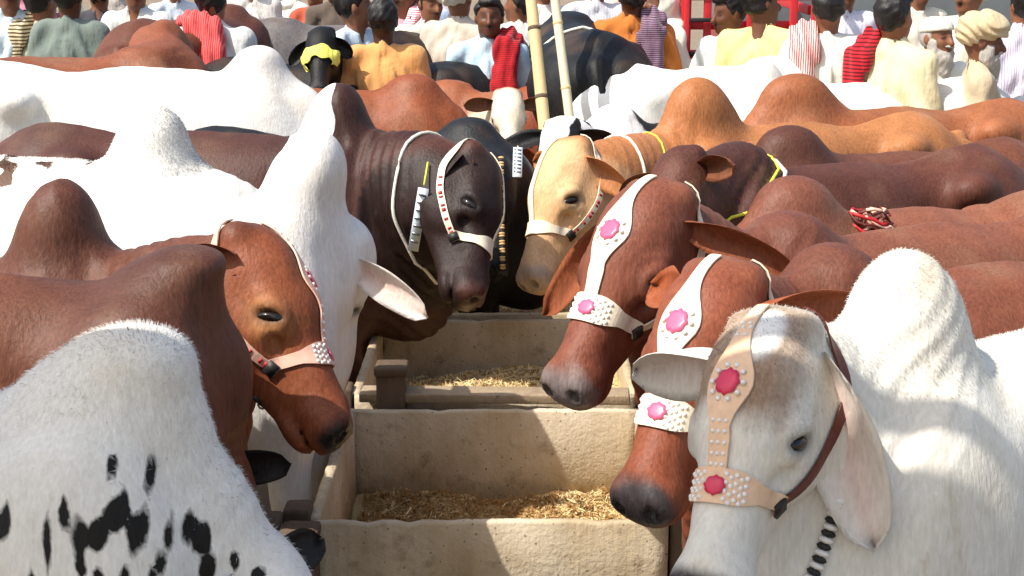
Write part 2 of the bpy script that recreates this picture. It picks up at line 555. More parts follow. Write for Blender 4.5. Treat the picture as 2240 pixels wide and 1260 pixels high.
    for q in ([0, 0, .03], [.57, 0, 0], [.5, .1, -.25], [.5, -.1, -.25], [.1, .14, -.3], [.1, -.14, -.3], [0, .12, .05], [0, -.12, .05], [0.1, 0, -.3]):
        w_ = frH(q); lo = np.minimum(lo, w_); hi = np.maximum(hi, w_)
    for q in list(NC) + list(LC):
        lo = np.minimum(lo, q - .22 * s); hi = np.maximum(hi, q + .22 * s)
    lo = lo - vox * 4; hi = hi + vox * 4
    V, Fc = surf(sd, lo, hi, vox)
    root = empty(name, tuple(org), a)
    tag(root, label, cat, group)
    body = mesh_np('body', V, Fc, COAT, root)
    # ---------------- colours
    q = toH(V)
    inh = ((V - hc.astype(F4)) ** 2).sum(1) < (.40 * hs) ** 2
    bl = lin(*base) * (.80 if base[0] < 200 else .97)
    C = np.tile(bl, (len(V), 1))
    nz = wob(V, seed + 5, 4.0, 3)
    def mixin(mask, colr):
        nonlocal C
        mk = np.clip(mask, 0, 1)[:, None]
        C = C * (1 - mk) + np.asarray(colr) * mk
    if light is not None:      # paler belly, inner legs, flank
        mixin((np.clip((.85 * s - V[:, 2]) / (.3 * s), 0, 1) * .7 + nz * .25) * (V[:, 2] < .95 * s), lin(*light))
    if dark is not None:       # darker hump, neck crest and shoulders, as a bull's coat has
        dk = np.exp(-((V[:, 0] + .0) / (.30 * s)) ** 2) * np.clip((V[:, 2] - .75 * s) / (.5 * s), 0, 1)
        nk = np.clip((V[:, 0] - .02) / .25, 0, 1) * (~inh)
        mixin((np.maximum(dk, nk * .8) * .85 + nz * .3 * np.maximum(dk, nk)) * darkamt, lin(*dark))
    C *= (1 + .16 * nz)[:, None]
    nz2 = wob(V, seed + 40, 13.0, 3)
    dust = np.clip(nz2 * 1.3 - .25, 0, 1) * np.clip((V[:, 2] - .8 * s) / .3, 0, 1)
    if base[0] < 200:
        mixin(dust * .30, np.array(lin(150, 118, 92)) * (.5 + .5 * bl.mean() / .12))
        mixin(np.clip(-nz2 * 1.2 - .2, 0, 1) * .35, bl * .55)
    else:
        mixin(dust * .22, np.array(lin(206, 186, 150)))
        mixin(np.clip(-nz2 - .25, 0, 1) * .22, np.array(lin(176, 172, 168)))
    if legcol is not None:
        mixin(np.clip((.55 * s - V[:, 2]) / .12, 0, 1) * (V[:, 0] < .4), lin(*legcol))
    mixin(np.clip((.075 * s - V[:, 2]) / .01, 0, 1), lin(38, 32, 30))            # hooves
    mixin(np.clip((.55 * s - V[:, 2]) / .08, 0, 1) * (V[:, 0] < -1.40 * LN * s), lin(30, 24, 22))
    qx, qy, qz = q[:, 0], np.abs(q[:, 1]), q[:, 2]
    if face is not None:
        mixin(inh * np.clip((qx + .02) / .06, 0, 1) * .9, lin(*face))
    if eyering is not None:
        er = np.exp(-(((qx - .225) / .050) ** 2 + ((qz + .075) / .040) ** 2)) * (qy > .05)
        mixin(inh * er * .9, lin(*eyering))
    mixin(inh * np.clip((qx - nose_x + .03 + .01 * wob(V, 3, 60, 1)) / .03, 0, 1) * np.clip((qz + .128) / .02, 0, 1) * (qx > .4), lin(*nose))
    mixin(inh * np.exp(-(((qx - .538) / .024) ** 2 + ((qy - .037) / .013) ** 2 + ((qz + .072) / .016) ** 2)) * 1.3, lin(8, 6, 6))
    dk_eye = lambda: mixin(inh * np.exp(-((((qx - .222) * .62 + (qz + .066) * .78) / .040) ** 2 + (((qx - .222) * .78 - (qz + .066) * .62) / .019) ** 2)) * (qy > .070) * 1.15, lin(14, 10, 9))
    if paint is not None: paint(mixin, V, q, inh)
    dk_eye()
    C = np.clip(C, .004, .95)
    attr(body, 'col', C, 'FLOAT_COLOR')
    sp = np.full(len(V), -1.0, F4) if spot is None else spot(V, q, inh, s)
    attr(body, 'spot', sp, 'FLOAT')
    attr(body, 'spotcol', np.tile(lin(*spotcol), (len(V), 1)), 'FLOAT_COLOR')
    attr(body, 'wet', inh * np.clip((qx - .50) / .02, 0, 1) * np.clip((qz + .12) / .02, 0, 1), 'FLOAT')
    c = Cow()
    c.root, c.sd, c.toH, c.frH, c.hs, c.HR, c.pl, c.s, c.body, c.V, c.F, c.C, c.sp = root, sd, toH, frH, hs, HR, pl, s, body, V, Fc, C, sp
    c.R, c.org, c.hx, c.hy, c.hz, c.zb, c.top = R, org, hx, hy, hz, zb, top
    c.w2l = tl
    c.NC, c.nr, c.dist = NC, nr, dist
    # ---------------- eyes
    for sg in (1, -1):
        mb = MB()
        cen = frH([.222, sg * .0885, -.0665])
        r = .024 * hs
        e1 = nrm(hx * .62 + hz * .78); e2 = nrm(hx * .78 - hz * .62)
        n, mm = 12, 8
        VV = []; FF = []
        for i in range(mm + 1):
            th = math.pi * i / mm
            for k in range(n):
                ph = 2 * math.pi * k / n
                VV.append(cen + r * (math.cos(th) * e1 * 1.5 + math.sin(th) * (math.cos(ph) * hy + math.sin(ph) * e2 * .68)))
        for i in range(mm):
            for k in range(n):
                FF.append((i * n + k, i * n + (k + 1) % n, (i + 1) * n + (k + 1) % n, (i + 1) * n + k))
        mb.add(VV, FF)
        mb.build('eye', EYE, root, True)
    # ---------------- ears
    ec = lin(*(earcol or base))
    for sg, key in ((1, 'L'), (-1, 'R')):
        if ears and key in ears:
            e = ears[key]
            if e is None: continue
            dr = R @ nrm(e[0]); op = R @ nrm(e[1])
            ln = e[2] if len(e) > 2 else earlen
        else:
            dr = nrm(hy * sg * .85 - hz * .35 + np.array([0, 0, -.35])); op = nrm(hx * .5 + hz * .6)
            ln = earlen
        c.ear = ear_mesh(root, frH([.050, sg * .088, -.078]), dr, op, ln * hs, earw * hs, ec, c)
    BEEF.append(c)
    return c

def ear_mesh(root, base, dr, op, ln, wd, ec, c, tip=None):
    op = nrm(op - dr * (op @ dr))
    sd_ = np.cross(dr, op)
    nu, nv = 12, 8
    V = []; col = []
    for layer in (0, 1):
        for i in range(nu + 1):
            u = i / nu
            wv = wd * (0.42 + 0.58 * math.sin(min(1, u * 1.75 + .05) * math.pi / 2)) * math.sqrt(max(0.0, 1 - max(0, (u - .42) / .58) ** 2.1)) + .0015
            for j in range(nv + 1):
                v = j / nv * 2 - 1
                cup = (v * v - .25) * wd * (.95 - .55 * u)
                thick = .0035 * (1 - .7 * abs(v)) * (1 if layer == 0 else -1)
                p = base + dr * (u * ln - .015) + sd_ * (v * wv * (1 - .15 * (1 - u))) + op * (cup + thick) + np.array([0, 0, -1]) * ln * .12 * u * u
                p = p + op * (.004 * math.sin(u * 9 + v * 4))
                V.append(p)
                if layer == 0:
                    inner = (1 - abs(v)) * min(1, u * 4) * (1 - u * .5)
                    col.append(ec * (1 - .65 * inner) + .65 * inner * (lin(205, 150, 135) if ec.mean() > .3 else ec * .45))
                else:
                    col.append(ec)
    W = nv + 1; NL = (nu + 1) * W
    F = []
    for i in range(nu):
        for j in range(nv):
            a = i * W + j
            F.append((a, a + 1, a + W + 1, a + W))
            F.append((NL + a + W, NL + a + W + 1, NL + a + 1, NL + a))
    for i in range(nu):
        for j in (0, nv):
            a = i * W + j
            f = (a, a + W, NL + a + W, NL + a)
            F.append(f if j == 0 else f[::-1])
    for j in range(nv):
        a = nu * W + j
        F.append((a, a + 1, NL + a + 1, NL + a))
    V = np.array(V)
    o = mesh_np('ear', V, np.array(F), COAT, root)
    col = np.array(col)
    if tip is not None:
        pass
    attr(o, 'col', col, 'FLOAT_COLOR')
    attr(o, 'spot', np.full(len(V), -1.0), 'FLOAT')
    attr(o, 'spotcol', col, 'FLOAT_COLOR')
    attr(o, 'wet', np.zeros(len(V)), 'FLOAT')
    return o

def fur(c, n, length, region, flow, seed=3, wid=.0016, jitter=.5):
    """short hairs standing on part of the coat, one mesh"""
    r = np.random.RandomState(seed)
    Fq = c.F; V = c.V
    cen = V[Fq].mean(1)
    wgt = region(cen)
    a = V[Fq[:, 1]] - V[Fq[:, 0]]; b = V[Fq[:, 3]] - V[Fq[:, 0]]
    wgt = wgt * np.linalg.norm(np.cross(a, b), axis=1)
    pick = r.choice(len(Fq), n, p=wgt / wgt.sum())
    u, v = r.rand(n, 1).astype(F4), r.rand(n, 1).astype(F4)
    q = V[Fq[pick]]
    base = (q[:, 0] * (1 - u) + q[:, 1] * u) * (1 - v) + (q[:, 3] * (1 - u) + q[:, 2] * u) * v
    N = grad(c.sd, base)
    colr = c.C[Fq[pick, 0]] * (1.12 + .2 * (r.rand(n, 1) - .5))
    spv = c.sp[Fq[pick]].mean(1)
    fl = flow(base)
    fl = fl - N * (fl * N).sum(1, keepdims=True)
    d = N * .55 + fl * .9 + r.normal(size=(n, 3)) * jitter * .4
    d /= np.linalg.norm(d, axis=1, keepdims=True)
    L = (length * (.55 + .7 * r.rand(n, 1)))
    side = np.cross(d, N + r.normal(size=(n, 3)) * .3); side /= np.linalg.norm(side, axis=1, keepdims=True) + 1e-9
    mid = base + d * L * .55
    tip = base + d * L + fl * L * .25 - N * L * .12
    VV = np.stack([base - side * wid - N * .002, base + side * wid - N * .002, mid + side * wid * .7, mid - side * wid * .7, tip], 1).reshape(-1, 3)
    i = np.arange(n)[:, None] * 5
    q4 = i + np.array([[0, 1, 2, 3]]); t3 = i + np.array([[3, 2, 4]])
    o = mesh_np('fur', VV, [q4, t3], COAT, c.root)
    o['kind'] = 'stuff'
    attr(o, 'col', np.repeat(np.clip(colr, 0, .95), 5, 0), 'FLOAT_COLOR')
    attr(o, 'spot', np.repeat(spv, 5), 'FLOAT')
    attr(o, 'spotcol', np.repeat(np.tile(lin(20, 18, 17), (n, 1)), 5, 0), 'FLOAT_COLOR')
    attr(o, 'wet', np.zeros(n * 5), 'FLOAT')
    NN = np.repeat(N, 5, 0)
    try:
        o.data.normals_split_custom_set_from_vertices([tuple(x) for x in NN])
    except Exception as ex:
        print('normals', ex)
    return o
# ------------------------------------------------------------------ halters, cords, tags
def mat_leather(name, rgb, namt=.2):
    return mat_plain(name, lin(*rgb), .5, .4, nscale=60, namt=namt, bstr=.3, bdist=.002)
CREAM = mat_leather('cream_leather', (236, 222, 196), .12)
TAN = mat_leather('tan_leather', (230, 192, 158))
PALEPINK = mat_leather('pale_pink_leather', (226, 180, 160))
BROWNL = mat_leather('brown_leather', (98, 44, 34), .35)
PINK = mat_plain('pink_enamel', lin(224, 92, 128), .35, .5, nscale=40, namt=.25, bstr=.2)
CRIM = mat_plain('crimson_enamel', lin(214, 44, 84), .3, .5, nscale=40, namt=.3, bstr=.2)
STUDM = mat_plain('pearl_stud', (.82, .78, .74), .18, .6, nscale=30, namt=.06, bstr=0)
BLACKL = mat_plain('black_leather', (.02, .018, .017), .5, .4, nscale=40, namt=.3)
REDM = mat_plain('red_paint', lin(178, 34, 36), .5, .4, nscale=30, namt=.25)
STEEL = mat_plain('dull_steel', (.35, .34, .33), .35, .5, 1.0, nscale=50, namt=.3)
YELLOW = mat_plain('yellow_cord', lin(222, 222, 70), .7, .3, nscale=60, namt=.25)
WHITEC = mat_plain('white_cord', lin(226, 220, 204), .75, .3, nscale=80, namt=.2, bstr=.5)
CLOTHY = mat_plain('yellow_cloth', lin(238, 232, 112), .85, .2, nscale=14, namt=.15, bstr=.4, bdist=.01)
PLAST = mat_plain('white_tag', lin(216, 228, 236), .4, .5, nscale=25, namt=.1)
BEADT = mat_plain('tan_bead', lin(206, 168, 116), .4, .5, nscale=25, namt=.25)
STUD_ME = {}
def stud_mesh(mat):
    if mat.name not in STUD_ME:
        me = bpy.data.meshes.new('stud')
        V = []; F = []
        n = 8
        for i, (r, z) in enumerate(((1, -.2), (.95, .25), (.6, .62))):
            for k in range(n): V.append((r * math.cos(6.2832 * k / n), r * math.sin(6.2832 * k / n), z))
        V.append((0, 0, .78))
        for i in range(2):
            for k in range(n): F.append((i * n + k, i * n + (k + 1) % n, (i + 1) * n + (k + 1) % n, (i + 1) * n + k))
        for k in range(n): F.append((2 * n + k, 2 * n + (k + 1) % n, 3 * n))
        me.from_pydata(V, [], F); me.materials.append(mat)
        for p in me.polygons: p.use_smooth = True
        STUD_ME[mat.name] = me
    return STUD_ME[mat.name]

def proj(c, pt, n, off, lift=.07):
    """drop points (m,3) along -n onto the coat, off above it"""
    pt = np.asarray(pt, F4); n = np.asarray(n, F4)
    p = pt + n * F4(lift)
    tr = np.zeros(len(p), F4)
    for _ in range(22):
        d = c.sd(p) - F4(off)
        stp = np.clip(d * F4(.8), -.03, .04)
        stp = np.where(tr + stp > lift * 2.6, 0, stp).astype(F4)
        tr = tr + stp
        p = p - n * stp[:, None]
    return p

def ribbon(c, path, dirs, widths, name, mat, parent, off=.004, th=.004, na=5, lift=.07, n=28):
    """a strap lying on the coat; path/dirs in local metres"""
    path = np.asarray(path, float); dirs = np.asarray(dirs, float); widths = np.asarray(widths, float)
    L = np.concatenate([[0], np.cumsum(np.linalg.norm(np.diff(path, axis=0), axis=1))]); L /= L[-1]
    tq = np.linspace(0, 1, n)
    ip = lambda A: np.stack([np.interp(tq, L, A[:, k]) for k in range(A.shape[1])], 1)
    pa, di = ip(path), ip(dirs); wd = np.interp(tq, L, widths)
    di /= np.linalg.norm(di, axis=1, keepdims=True)
    pc = proj(c, pa, di, off, lift)
    for _ in range(2):      # ease out kinks
        pc[1:-1] = .25 * pc[:-2] + .5 * pc[1:-1] + .25 * pc[2:]
    tg = np.gradient(pc, axis=0); tg /= np.linalg.norm(tg, axis=1, keepdims=True) + 1e-9
    N = grad(c.sd, pc.astype(F4)); N = N * .6 + di * .4
    sd_ = np.cross(tg, N); sd_ /= np.linalg.norm(sd_, axis=1, keepdims=True) + 1e-9
    N = np.cross(sd_, tg)
    rows = []
    for k in range(na):
        f = k / (na - 1) * 2 - 1
        rows.append(proj(c, pc + sd_ * (wd * f)[:, None], N, off, .02))
    lo = np.stack(rows, 1)                      # n, na, 3
    hi = lo + (N * th)[:, None, :]
    V = np.concatenate([lo.reshape(-1, 3), hi.reshape(-1, 3)])
    M = n * na
    F = []
    for i in range(n - 1):
        for k in range(na - 1):
            a = i * na + k
            F.append((M + a, M + a + 1, M + a + na + 1, M + a + na)); F.append((a + na, a + na + 1, a + 1, a))
        for k in (0, na - 1):
            a = i * na + k
            F.append((a, a + na, M + a + na, M + a) if k else (M + a, M + a + na, a + na, a))
    for i in (0, n - 1):
        for k in range(na - 1):
            a = i * na + k
            F.append((a, a + 1, M + a + 1, M + a))
    o = mesh_np(name, V, np.array(F), mat, parent)
    bm_fix(o)
    o.data.polygons.foreach_set('use_smooth', np.zeros(len(o.data.polygons), bool))
    top = lo[:, na // 2] + N * th
    def at(t, lat=0.0):
        i = min(int(t * (n - 1) + .5), n - 1)
        k = (lat + 1) / 2 * (na - 1); k0 = int(min(max(math.floor(k), 0), na - 2)); fr = k - k0
        return hi[i, k0] * (1 - fr) + hi[i, k0 + 1] * fr, N[i], tg[i], sd_[i], wd[i]
    return o, at

def bm_fix(o):
    bm = bmesh.new(); bm.from_mesh(o.data)
    bmesh.ops.recalc_face_normals(bm, faces=bm.faces)
    bm.to_mesh(o.data); bm.free()

def put_stud(at, t, lat, r, parent, mat, name='stud'):
    p, N, tg, sd_, w_ = at(t, lat)
    o = bpy.data.objects.new(name, stud_mesh(mat))
    COL.objects.link(o); o.parent = parent
    Z = nrm(N); X = nrm(tg - Z * (tg @ Z)); Y = np.cross(Z, X)
    M = Matrix(((X[0] * r, Y[0] * r, Z[0] * r, p[0]), (X[1] * r, Y[1] * r, Z[1] * r, p[1]), (X[2] * r, Y[2] * r, Z[2] * r, p[2]), (0, 0, 0, 1)))
    o.matrix_local = M
    return o

def rosette(at, t, r, parent, mat, studs=10, smat=None, lat=0.0, fill=True):
    p, N, tg, sd_, w_ = at(t, lat)
    Z = nrm(N); X = nrm(tg - Z * (tg @ Z)); Y = np.cross(Z, X)
    if fill:
        mb = MB(); n = 20
        V = []
        for rr, z in ((.74, .0005), (.74, .003), (.45, .0045)):
            for k in range(n):
                a = 6.2832 * k / n
                q = rr * (1 + .10 * math.cos(8 * a)) * r
                V.append(p + X * q * math.cos(a) * 1.12 + Y * q * math.sin(a) + Z * z)
        V.append(p + Z * .005)
        F = []
        for i in range(2):
            for k in range(n): F.append((i * n + k, i * n + (k + 1) % n, (i + 1) * n + (k + 1) % n, (i + 1) * n + k))
        for k in range(n): F.append((2 * n + k, 2 * n + (k + 1) % n, 3 * n))
        mb.add(V, F); mb.build('rosette', mat, parent, True)
    for k in range(studs):
        a = 6.2832 * (k + .5) / studs
        pp = p + X * r * math.cos(a) * 1.12 + Y * r * math.sin(a)
        o = bpy.data.objects.new('stud', stud_mesh(smat or STUDM))
        COL.objects.link(o); o.parent = parent
        q = r * .165
        o.matrix_local = Matrix(((X[0] * q, Y[0] * q, Z[0] * q, pp[0]), (X[1] * q, Y[1] * q, Z[1] * q, pp[1]), (X[2] * q, Y[2] * q, Z[2] * q, pp[2]), (0, 0, 0, 1)))

def halter(c, strapm, rosem, style='flower', sides=(1, -1), marks=None, wide=1.0, cheekm=None, xband=.345, studs_face=0, smat=None, nosestuds=True, edge=None):
    fr = lambda q: c.frH(np.asarray(q, float))
    dv = lambda d: nrm(np.asarray(d, float) @ c.HR)
    hs = c.hs
    H = fr
    # nose band
    pts, drs, wd = [], [], []
    for k in range(21):
        ph = math.radians(-128 + 256 * k / 20)
        cx = xband - .035 * (abs(ph) / 2.2) ** 1.5
        pts.append(H((cx, math.sin(ph) * .07, -.085 + math.cos(ph) * .07))); drs.append(dv((0, math.sin(ph), math.cos(ph))))
        aa = abs(ph)
        w0 = .031 * wide if aa < .55 else (.031 - .015 * min(1, (aa - .55) / .6)) * wide
        wd.append(max(w0, .0135) * hs)
    nb, atn = ribbon(c, pts, drs, wd, 'halter', strapm, c.root, n=44)
    # face strap along the midline
    xs = np.linspace(-.015, xband - .02, 18)
    prof = []
    for x in xs:
        if style == 'plain': prof.append(.013)
        else:
            g_ = math.exp(-((x - .165) / .062) ** 2)
            prof.append(.0125 + .033 * wide * g_ + (.006 if x > .26 else 0))
    fs, atf = ribbon(c, [H((x, 0, .02)) for x in xs], [dv((-.35 if x < .03 else 0, 0, 1)) for x in xs], np.array(prof) * hs, 'face_strap', strapm, nb, off=.003, n=40)
    if style != 'plain':
        tr = (.165 + .015) / (xband - .005)
        rosette(atf, tr, .031 * hs * wide, nb, rosem, 10, smat)
        # nose band plaque
        rosette(atn, .5, .024 * hs * wide, nb, rosem, 0, smat)
        if nosestuds:
            for sgn in (1, -1):
                for i in range(5):
                    for j in range(4):
                        put_stud(atn, .5 + sgn * (.060 + .020 * i), -.72 + .48 * j + (.18 if i % 2 else 0), .0046 * hs, nb, smat or STUDM)
        if studs_face:
            for i in range(studs_face):
                t = .06 + .23 * i / studs_face
                for la in (-.5, .5): put_stud(atf, t, la + (.15 if i % 2 else -.15), .0042 * hs, nb, smat or STUDM)
            for i in range(5):
                t = .74 + .05 * i
                for la in (-.6, 0, .6): put_stud(atf, t, la, .0042 * hs, nb, smat or STUDM)
    # cheek straps from the nose band up behind the ear, and a jaw strap
    for sg in sides:
        A = np.array([(xband - .012, .085, -.125), (.26, .10, -.150), (.16, .11, -.165), (.075, .10, -.150), (.0, .085, -.10), (-.02, .04, -.05)])
        A[:, 1] *= sg
        D = np.array([(0, 1, -.15), (0, 1, -.2), (0, 1, -.2), (-.2, 1, -.2), (-.6, .8, 0), (-.9, .3, .4)]); D[:, 1] *= sg
        ck, atc = ribbon(c, [H(a) for a in A], [dv(d) for d in D], [.0115 * hs] * 6, 'cheek_strap', cheekm or strapm, nb, n=30)
        if marks:
            for i in range(9):
                p, N, tg, sd_, w_ = atc(.06 + .055 * i)
                Rm = np.stack([nrm(tg), nrm(sd_), nrm(N)], 1)
                mb = MB(); mb.box(p + N * .0008, (.0035 * hs * (1 + .5 * (i % 3 == 0)), .0065 * hs, .0012), Rm)
                mb.build('stamped_mark', marks, nb)
        # dark keeper where the straps meet
        p, N, tg, sd_, w_ = atc(0.02)
        Rm = np.stack([nrm(tg), nrm(sd_), nrm(N)], 1)
        mb = MB(); mb.box(p + N * .001, (.014 * hs, .017 * hs, .004), Rm); mb.build('keeper', BLACKL, nb)
    return nb, atn, atf

def neck_ring(c, t, name, mat, rad=.008, drop=0.0, slant=0.0, n=36):
    NC = c.NC
    i = t * (len(NC) - 1); i0 = int(min(i, len(NC) - 2)); fr = i - i0
    cen = NC[i0] * (1 - fr) + NC[i0 + 1] * fr
    tg = nrm(NC[i0 + 1] - NC[i0])
    lat = nrm(np.cross([0, 0, 1.], tg)) if abs(tg[2]) < .95 else np.array([0, 1., 0])
    upv = np.cross(tg, lat)
    cen = cen - upv * .06
    pts, dirs = [], []
    for k in range(n):
        a = 2 * math.pi * k / n
        d = lat * math.sin(a) + upv * math.cos(a)
        d = nrm(d + tg * slant * -math.cos(a))
        pts.append(cen + d * .16 * c.s); dirs.append(d)
    p = proj(c, pts, dirs, rad * .7, .22)
    mb = MB(); mb.tube(list(p) + [p[0]], rad, 6, False)
    o = mb.build(name, mat, c.root, True)
    return o, p
# ------------------------------------------------------------------ ground
def mat_ground():
    m, t, b, N, L = new_mat('sandy_soil')
    tc = nd(t, 'ShaderNodeTexCoord').outputs['Object']
    n1 = noise(t, tc, 0.9, 6, 0.6); n2 = noise(t, tc, 14, 5, 0.65); n3 = noise(t, tc, 90, 3, 0.6)
    c = mixc(t, n1, (.20, .15, .10), (.36, .28, .19))
    c = mixc(t, mth(t, 'MULTIPLY', n2, .5), c, (.12, .09, .06))
    L.new(c, b.inputs['Base Color'])
    b.inputs['Roughness'].default_value = .95
    bump(t, b, mth(t, 'ADD', n2, mth(t, 'MULTIPLY', n3, .5)), .7, .03)
    return m
g = MB()
g.add([(-400, -60, 0), (400, -60, 0), (400, 600, 0), (-400, 600, 0)], [(0, 1, 2, 3)])
tag(g.build('ground', mat_ground()), kind='structure')

# ------------------------------------------------------------------ feed troughs
def mat_board():
    m, t, b, N, L = new_mat('weathered_board')
    tc = nd(t, 'ShaderNodeTexCoord').outputs['Object']
    n1 = noise(t, mapv(t, tc, (24, 24, 1.6)), 1.2, 5, 0.65); n2 = noise(t, tc, 2.6, 6, .62); n3 = noise(t, tc, 80, 3, .6); n4 = noise(t, tc, 11, 5, .7)
    c = mixc(t, n1, lin(156, 136, 108), lin(204, 184, 150))
    c = mixc(t, mth(t, 'MULTIPLY_ADD', n2, 4.0, -1.7, True), c, lin(214, 200, 176))
    c = mixc(t, mth(t, 'MULTIPLY', mth(t, 'MULTIPLY_ADD', n4, 5.0, -2.7, True), .7), c, lin(122, 96, 70))
    sep = nd(t, 'ShaderNodeSeparateXYZ'); L.new(tc, sep.inputs[0])
    wet = mth(t, 'MULTIPLY_ADD', mth(t, 'ADD', sep.outputs[2], mth(t, 'MULTIPLY', mth(t, 'SUBTRACT', n2, .5), .5)), -6.0, 2.2, True)
    c = mixc(t, mth(t, 'MULTIPLY', wet, .55), c, lin(116, 94, 70))          # soaked, soiled lower part
    vor = nd(t, 'ShaderNodeTexVoronoi'); vor.inputs['Scale'].default_value = 34
    L.new(tc, vor.inputs['Vector'])
    sp = mth(t, 'LESS_THAN', vor.outputs[0], mth(t, 'MULTIPLY', n2, .22))
    c = mixc(t, mth(t, 'MULTIPLY', sp, .6), c, lin(74, 56, 42))
    L.new(c, b.inputs['Base Color'])
    b.inputs['Roughness'].default_value = .9
    bump(t, b, mth(t, 'ADD', mth(t, 'ADD', mth(t, 'MULTIPLY', n1, .6), n4), mth(t, 'MULTIPLY', n3, .5)), .7, .008)
    return m
def bm_fix0(): pass
BOARD = mat_board()
POSTM = mat_plain('dark_timber', lin(98, 82, 66), .85, .25, nscale=9, namt=.4, bstr=.5, bdist=.006, scl=(4, 4, .8))
STRAW = mat_plain('straw', lin(226, 204, 154), .8, .25, nscale=30, namt=.3, bstr=0)
STRAWD = mat_plain('straw_dark', lin(150, 112, 66), .85, .2, nscale=30, namt=.4, bstr=0)
FEED = mat_plain('chaff', lin(200, 172, 120), .95, .15, nscale=70, namt=.55, bstr=.9, bdist=.01)
XL, XR, ZR = -.56, .44, .55
rng = random.Random(4)
def trough(y0, y1, label, zf, pale=.72):
    root = empty('feed_trough', ((XL + XR) / 2, (y0 + y1) / 2, 0))
    tag(root, label, 'trough', 'feed troughs in a row')
    cx, cy = (XL + XR) / 2, (y0 + y1) / 2
    hx_, hy_ = (XR - XL) / 2, (y1 - y0) / 2
    T = .014
    def board(c, h, along):
        """one thick panel with an uneven, chipped upper edge"""
        n = 26; r = np.random.RandomState(int(abs(c[0]) * 90 + abs(c[1]) * 70 + y0 * 31) + (5 if c[0] + c[1] > 0 else 0))
        L_ = h[0] if along == 0 else h[1]; T_ = h[1] if along == 0 else h[0]
        V = []; bow = r.uniform(-.008, .008)
        for i in range(n + 1):
            t = -1 + 2 * i / n
            top = c[2] + h[2] + r.normal(0, .0007) - (r.rand() ** 14) * .010 + .002 * math.sin(3 * t)
            off = bow * (1 - t * t)
            for (q, z) in ((-1, c[2] - h[2]), (-1, top - .008), (-.7, top), (.7, top), (1, top - .008), (1, c[2] - h[2])):
                a = t * L_; b_ = q * T_ + off + r.normal(0, .0008)
                V.append((c[0] + a, c[1] + b_, z) if along == 0 else (c[0] + b_, c[1] + a, z))
        F = []
        for i in range(n):
            for k in range(6):
                a = i * 6 + k; b2 = i * 6 + (k + 1) % 6
                F.append((a, b2, b2 + 6, a + 6))
        F.append(tuple(range(6))[::-1][:4]); F.append((0, 5, 4, 1)); m6 = n * 6
        F.append((m6 + 1, m6 + 4, m6 + 5, m6)); F.append((m6 + 1, m6 + 2, m6 + 3, m6 + 4))
        mb = MB(); mb.add(V, F)
        o = mb.build('board', BOARD, root); bm_fix(o)
        return o
    hz_ = (ZR - .04) / 2; zc = (ZR + .04) / 2
    for yy in (-hy_, hy_): board((0, yy, zc), (hx_, T, hz_), 0)
    for xx in (-hx_, hx_): board((xx, 0, zc + .004), (T * 1.25, hy_ - T - .002, hz_), 1)
    mb = MB(); mb.box((0, 0, .07), (hx_ - T, hy_ - T, .02)); mb.build('floor_panel', BOARD, root)
    for sx in (-1, 1):
        for sy in (-1, 1):
            hgt = ZR + rng.uniform(.02, .05)
            mb = MB(); mb.box((sx * (hx_ + .048), sy * (hy_ - .05), hgt / 2), (.042, .05, hgt / 2), None, .003, .94)
            bevel(mb.build('post', POSTM, root), .012)
    # the feed: an uneven bed plus loose straws
    n = 44
    bed = MB()
    xs = np.linspace(XL + T + .004, XR - T - .004, n); ys = np.linspace(y0 + T + .004, y1 - T - .004, n)
    X, Y = np.meshgrid(xs, ys)
    pp = np.stack([X.ravel(), Y.ravel(), 0 * X.ravel()], 1).astype(F4)
    Z = zf(X.ravel(), Y.ravel()) + .030 * wob(pp, 7, 9, 3) + .016 * wob(pp, 8, 40, 2)
    V = np.stack([X.ravel(), Y.ravel(), Z], 1)
    i, j = np.meshgrid(range(n - 1), range(n - 1))
    a = (j * n + i).ravel()
    o = mesh_np('straw_feed', V, np.stack([a, a + 1, a + n + 1, a + n], 1), FEED)
    o.data.materials.append(STRAW); o.data.materials.append(STRAWD)
    r = np.random.RandomState(int(y0 * 10))
    k = 16000
    px = r.uniform(XL + .05, XR - .05, k); py = r.uniform(y0 + .05, y1 - .05, k)
    gi = np.clip(((py - ys[0]) / (ys[-1] - ys[0]) * (n - 1)).astype(int), 0, n - 1) * n + np.clip(((px - xs[0]) / (xs[-1] - xs[0]) * (n - 1)).astype(int), 0, n - 1)
    pz = Z[gi] + r.uniform(.0, .018, k)
    ang = r.uniform(0, 6.28, k); ln = r.uniform(.008, .034, k) * (1 + 1.2 * (r.rand(k) > .93)); tilt = r.normal(0, .45, k); wdt = r.uniform(.0008, .0021, k)
    dx = np.stack([np.cos(ang) * np.cos(tilt), np.sin(ang) * np.cos(tilt), np.sin(tilt)], 1)
    sd_ = np.stack([-np.sin(ang), np.cos(ang), r.normal(0, .5, k)], 1)
    c = np.stack([px, py, pz], 1)
    q = np.stack([c - dx * ln[:, None] / 2 - sd_ * wdt[:, None], c + dx * ln[:, None] / 2 - sd_ * wdt[:, None],
                  c + dx * ln[:, None] / 2 + sd_ * wdt[:, None], c - dx * ln[:, None] / 2 + sd_ * wdt[:, None]], 1).reshape(-1, 3)
    VV = np.concatenate([V, q]); base = len(V)
    fb = np.stack([a, a + 1, a + n + 1, a + n], 1)
    fs = base + np.arange(k)[:, None] * 4 + np.array([[0, 1, 2, 3]])
    bpy.data.objects.remove(o, do_unlink=True)
    o = mesh_np('straw_feed', VV, [fb, fs], FEED, None, False)
    o.data.materials.append(STRAW); o.data.materials.append(STRAWD)
    mi = np.concatenate([np.zeros(len(fb), np.int32), np.where(r.rand(k) < pale + .4 * (px > .15), 1, 2).astype(np.int32)])
    o.data.polygons.foreach_set('material_index', mi)
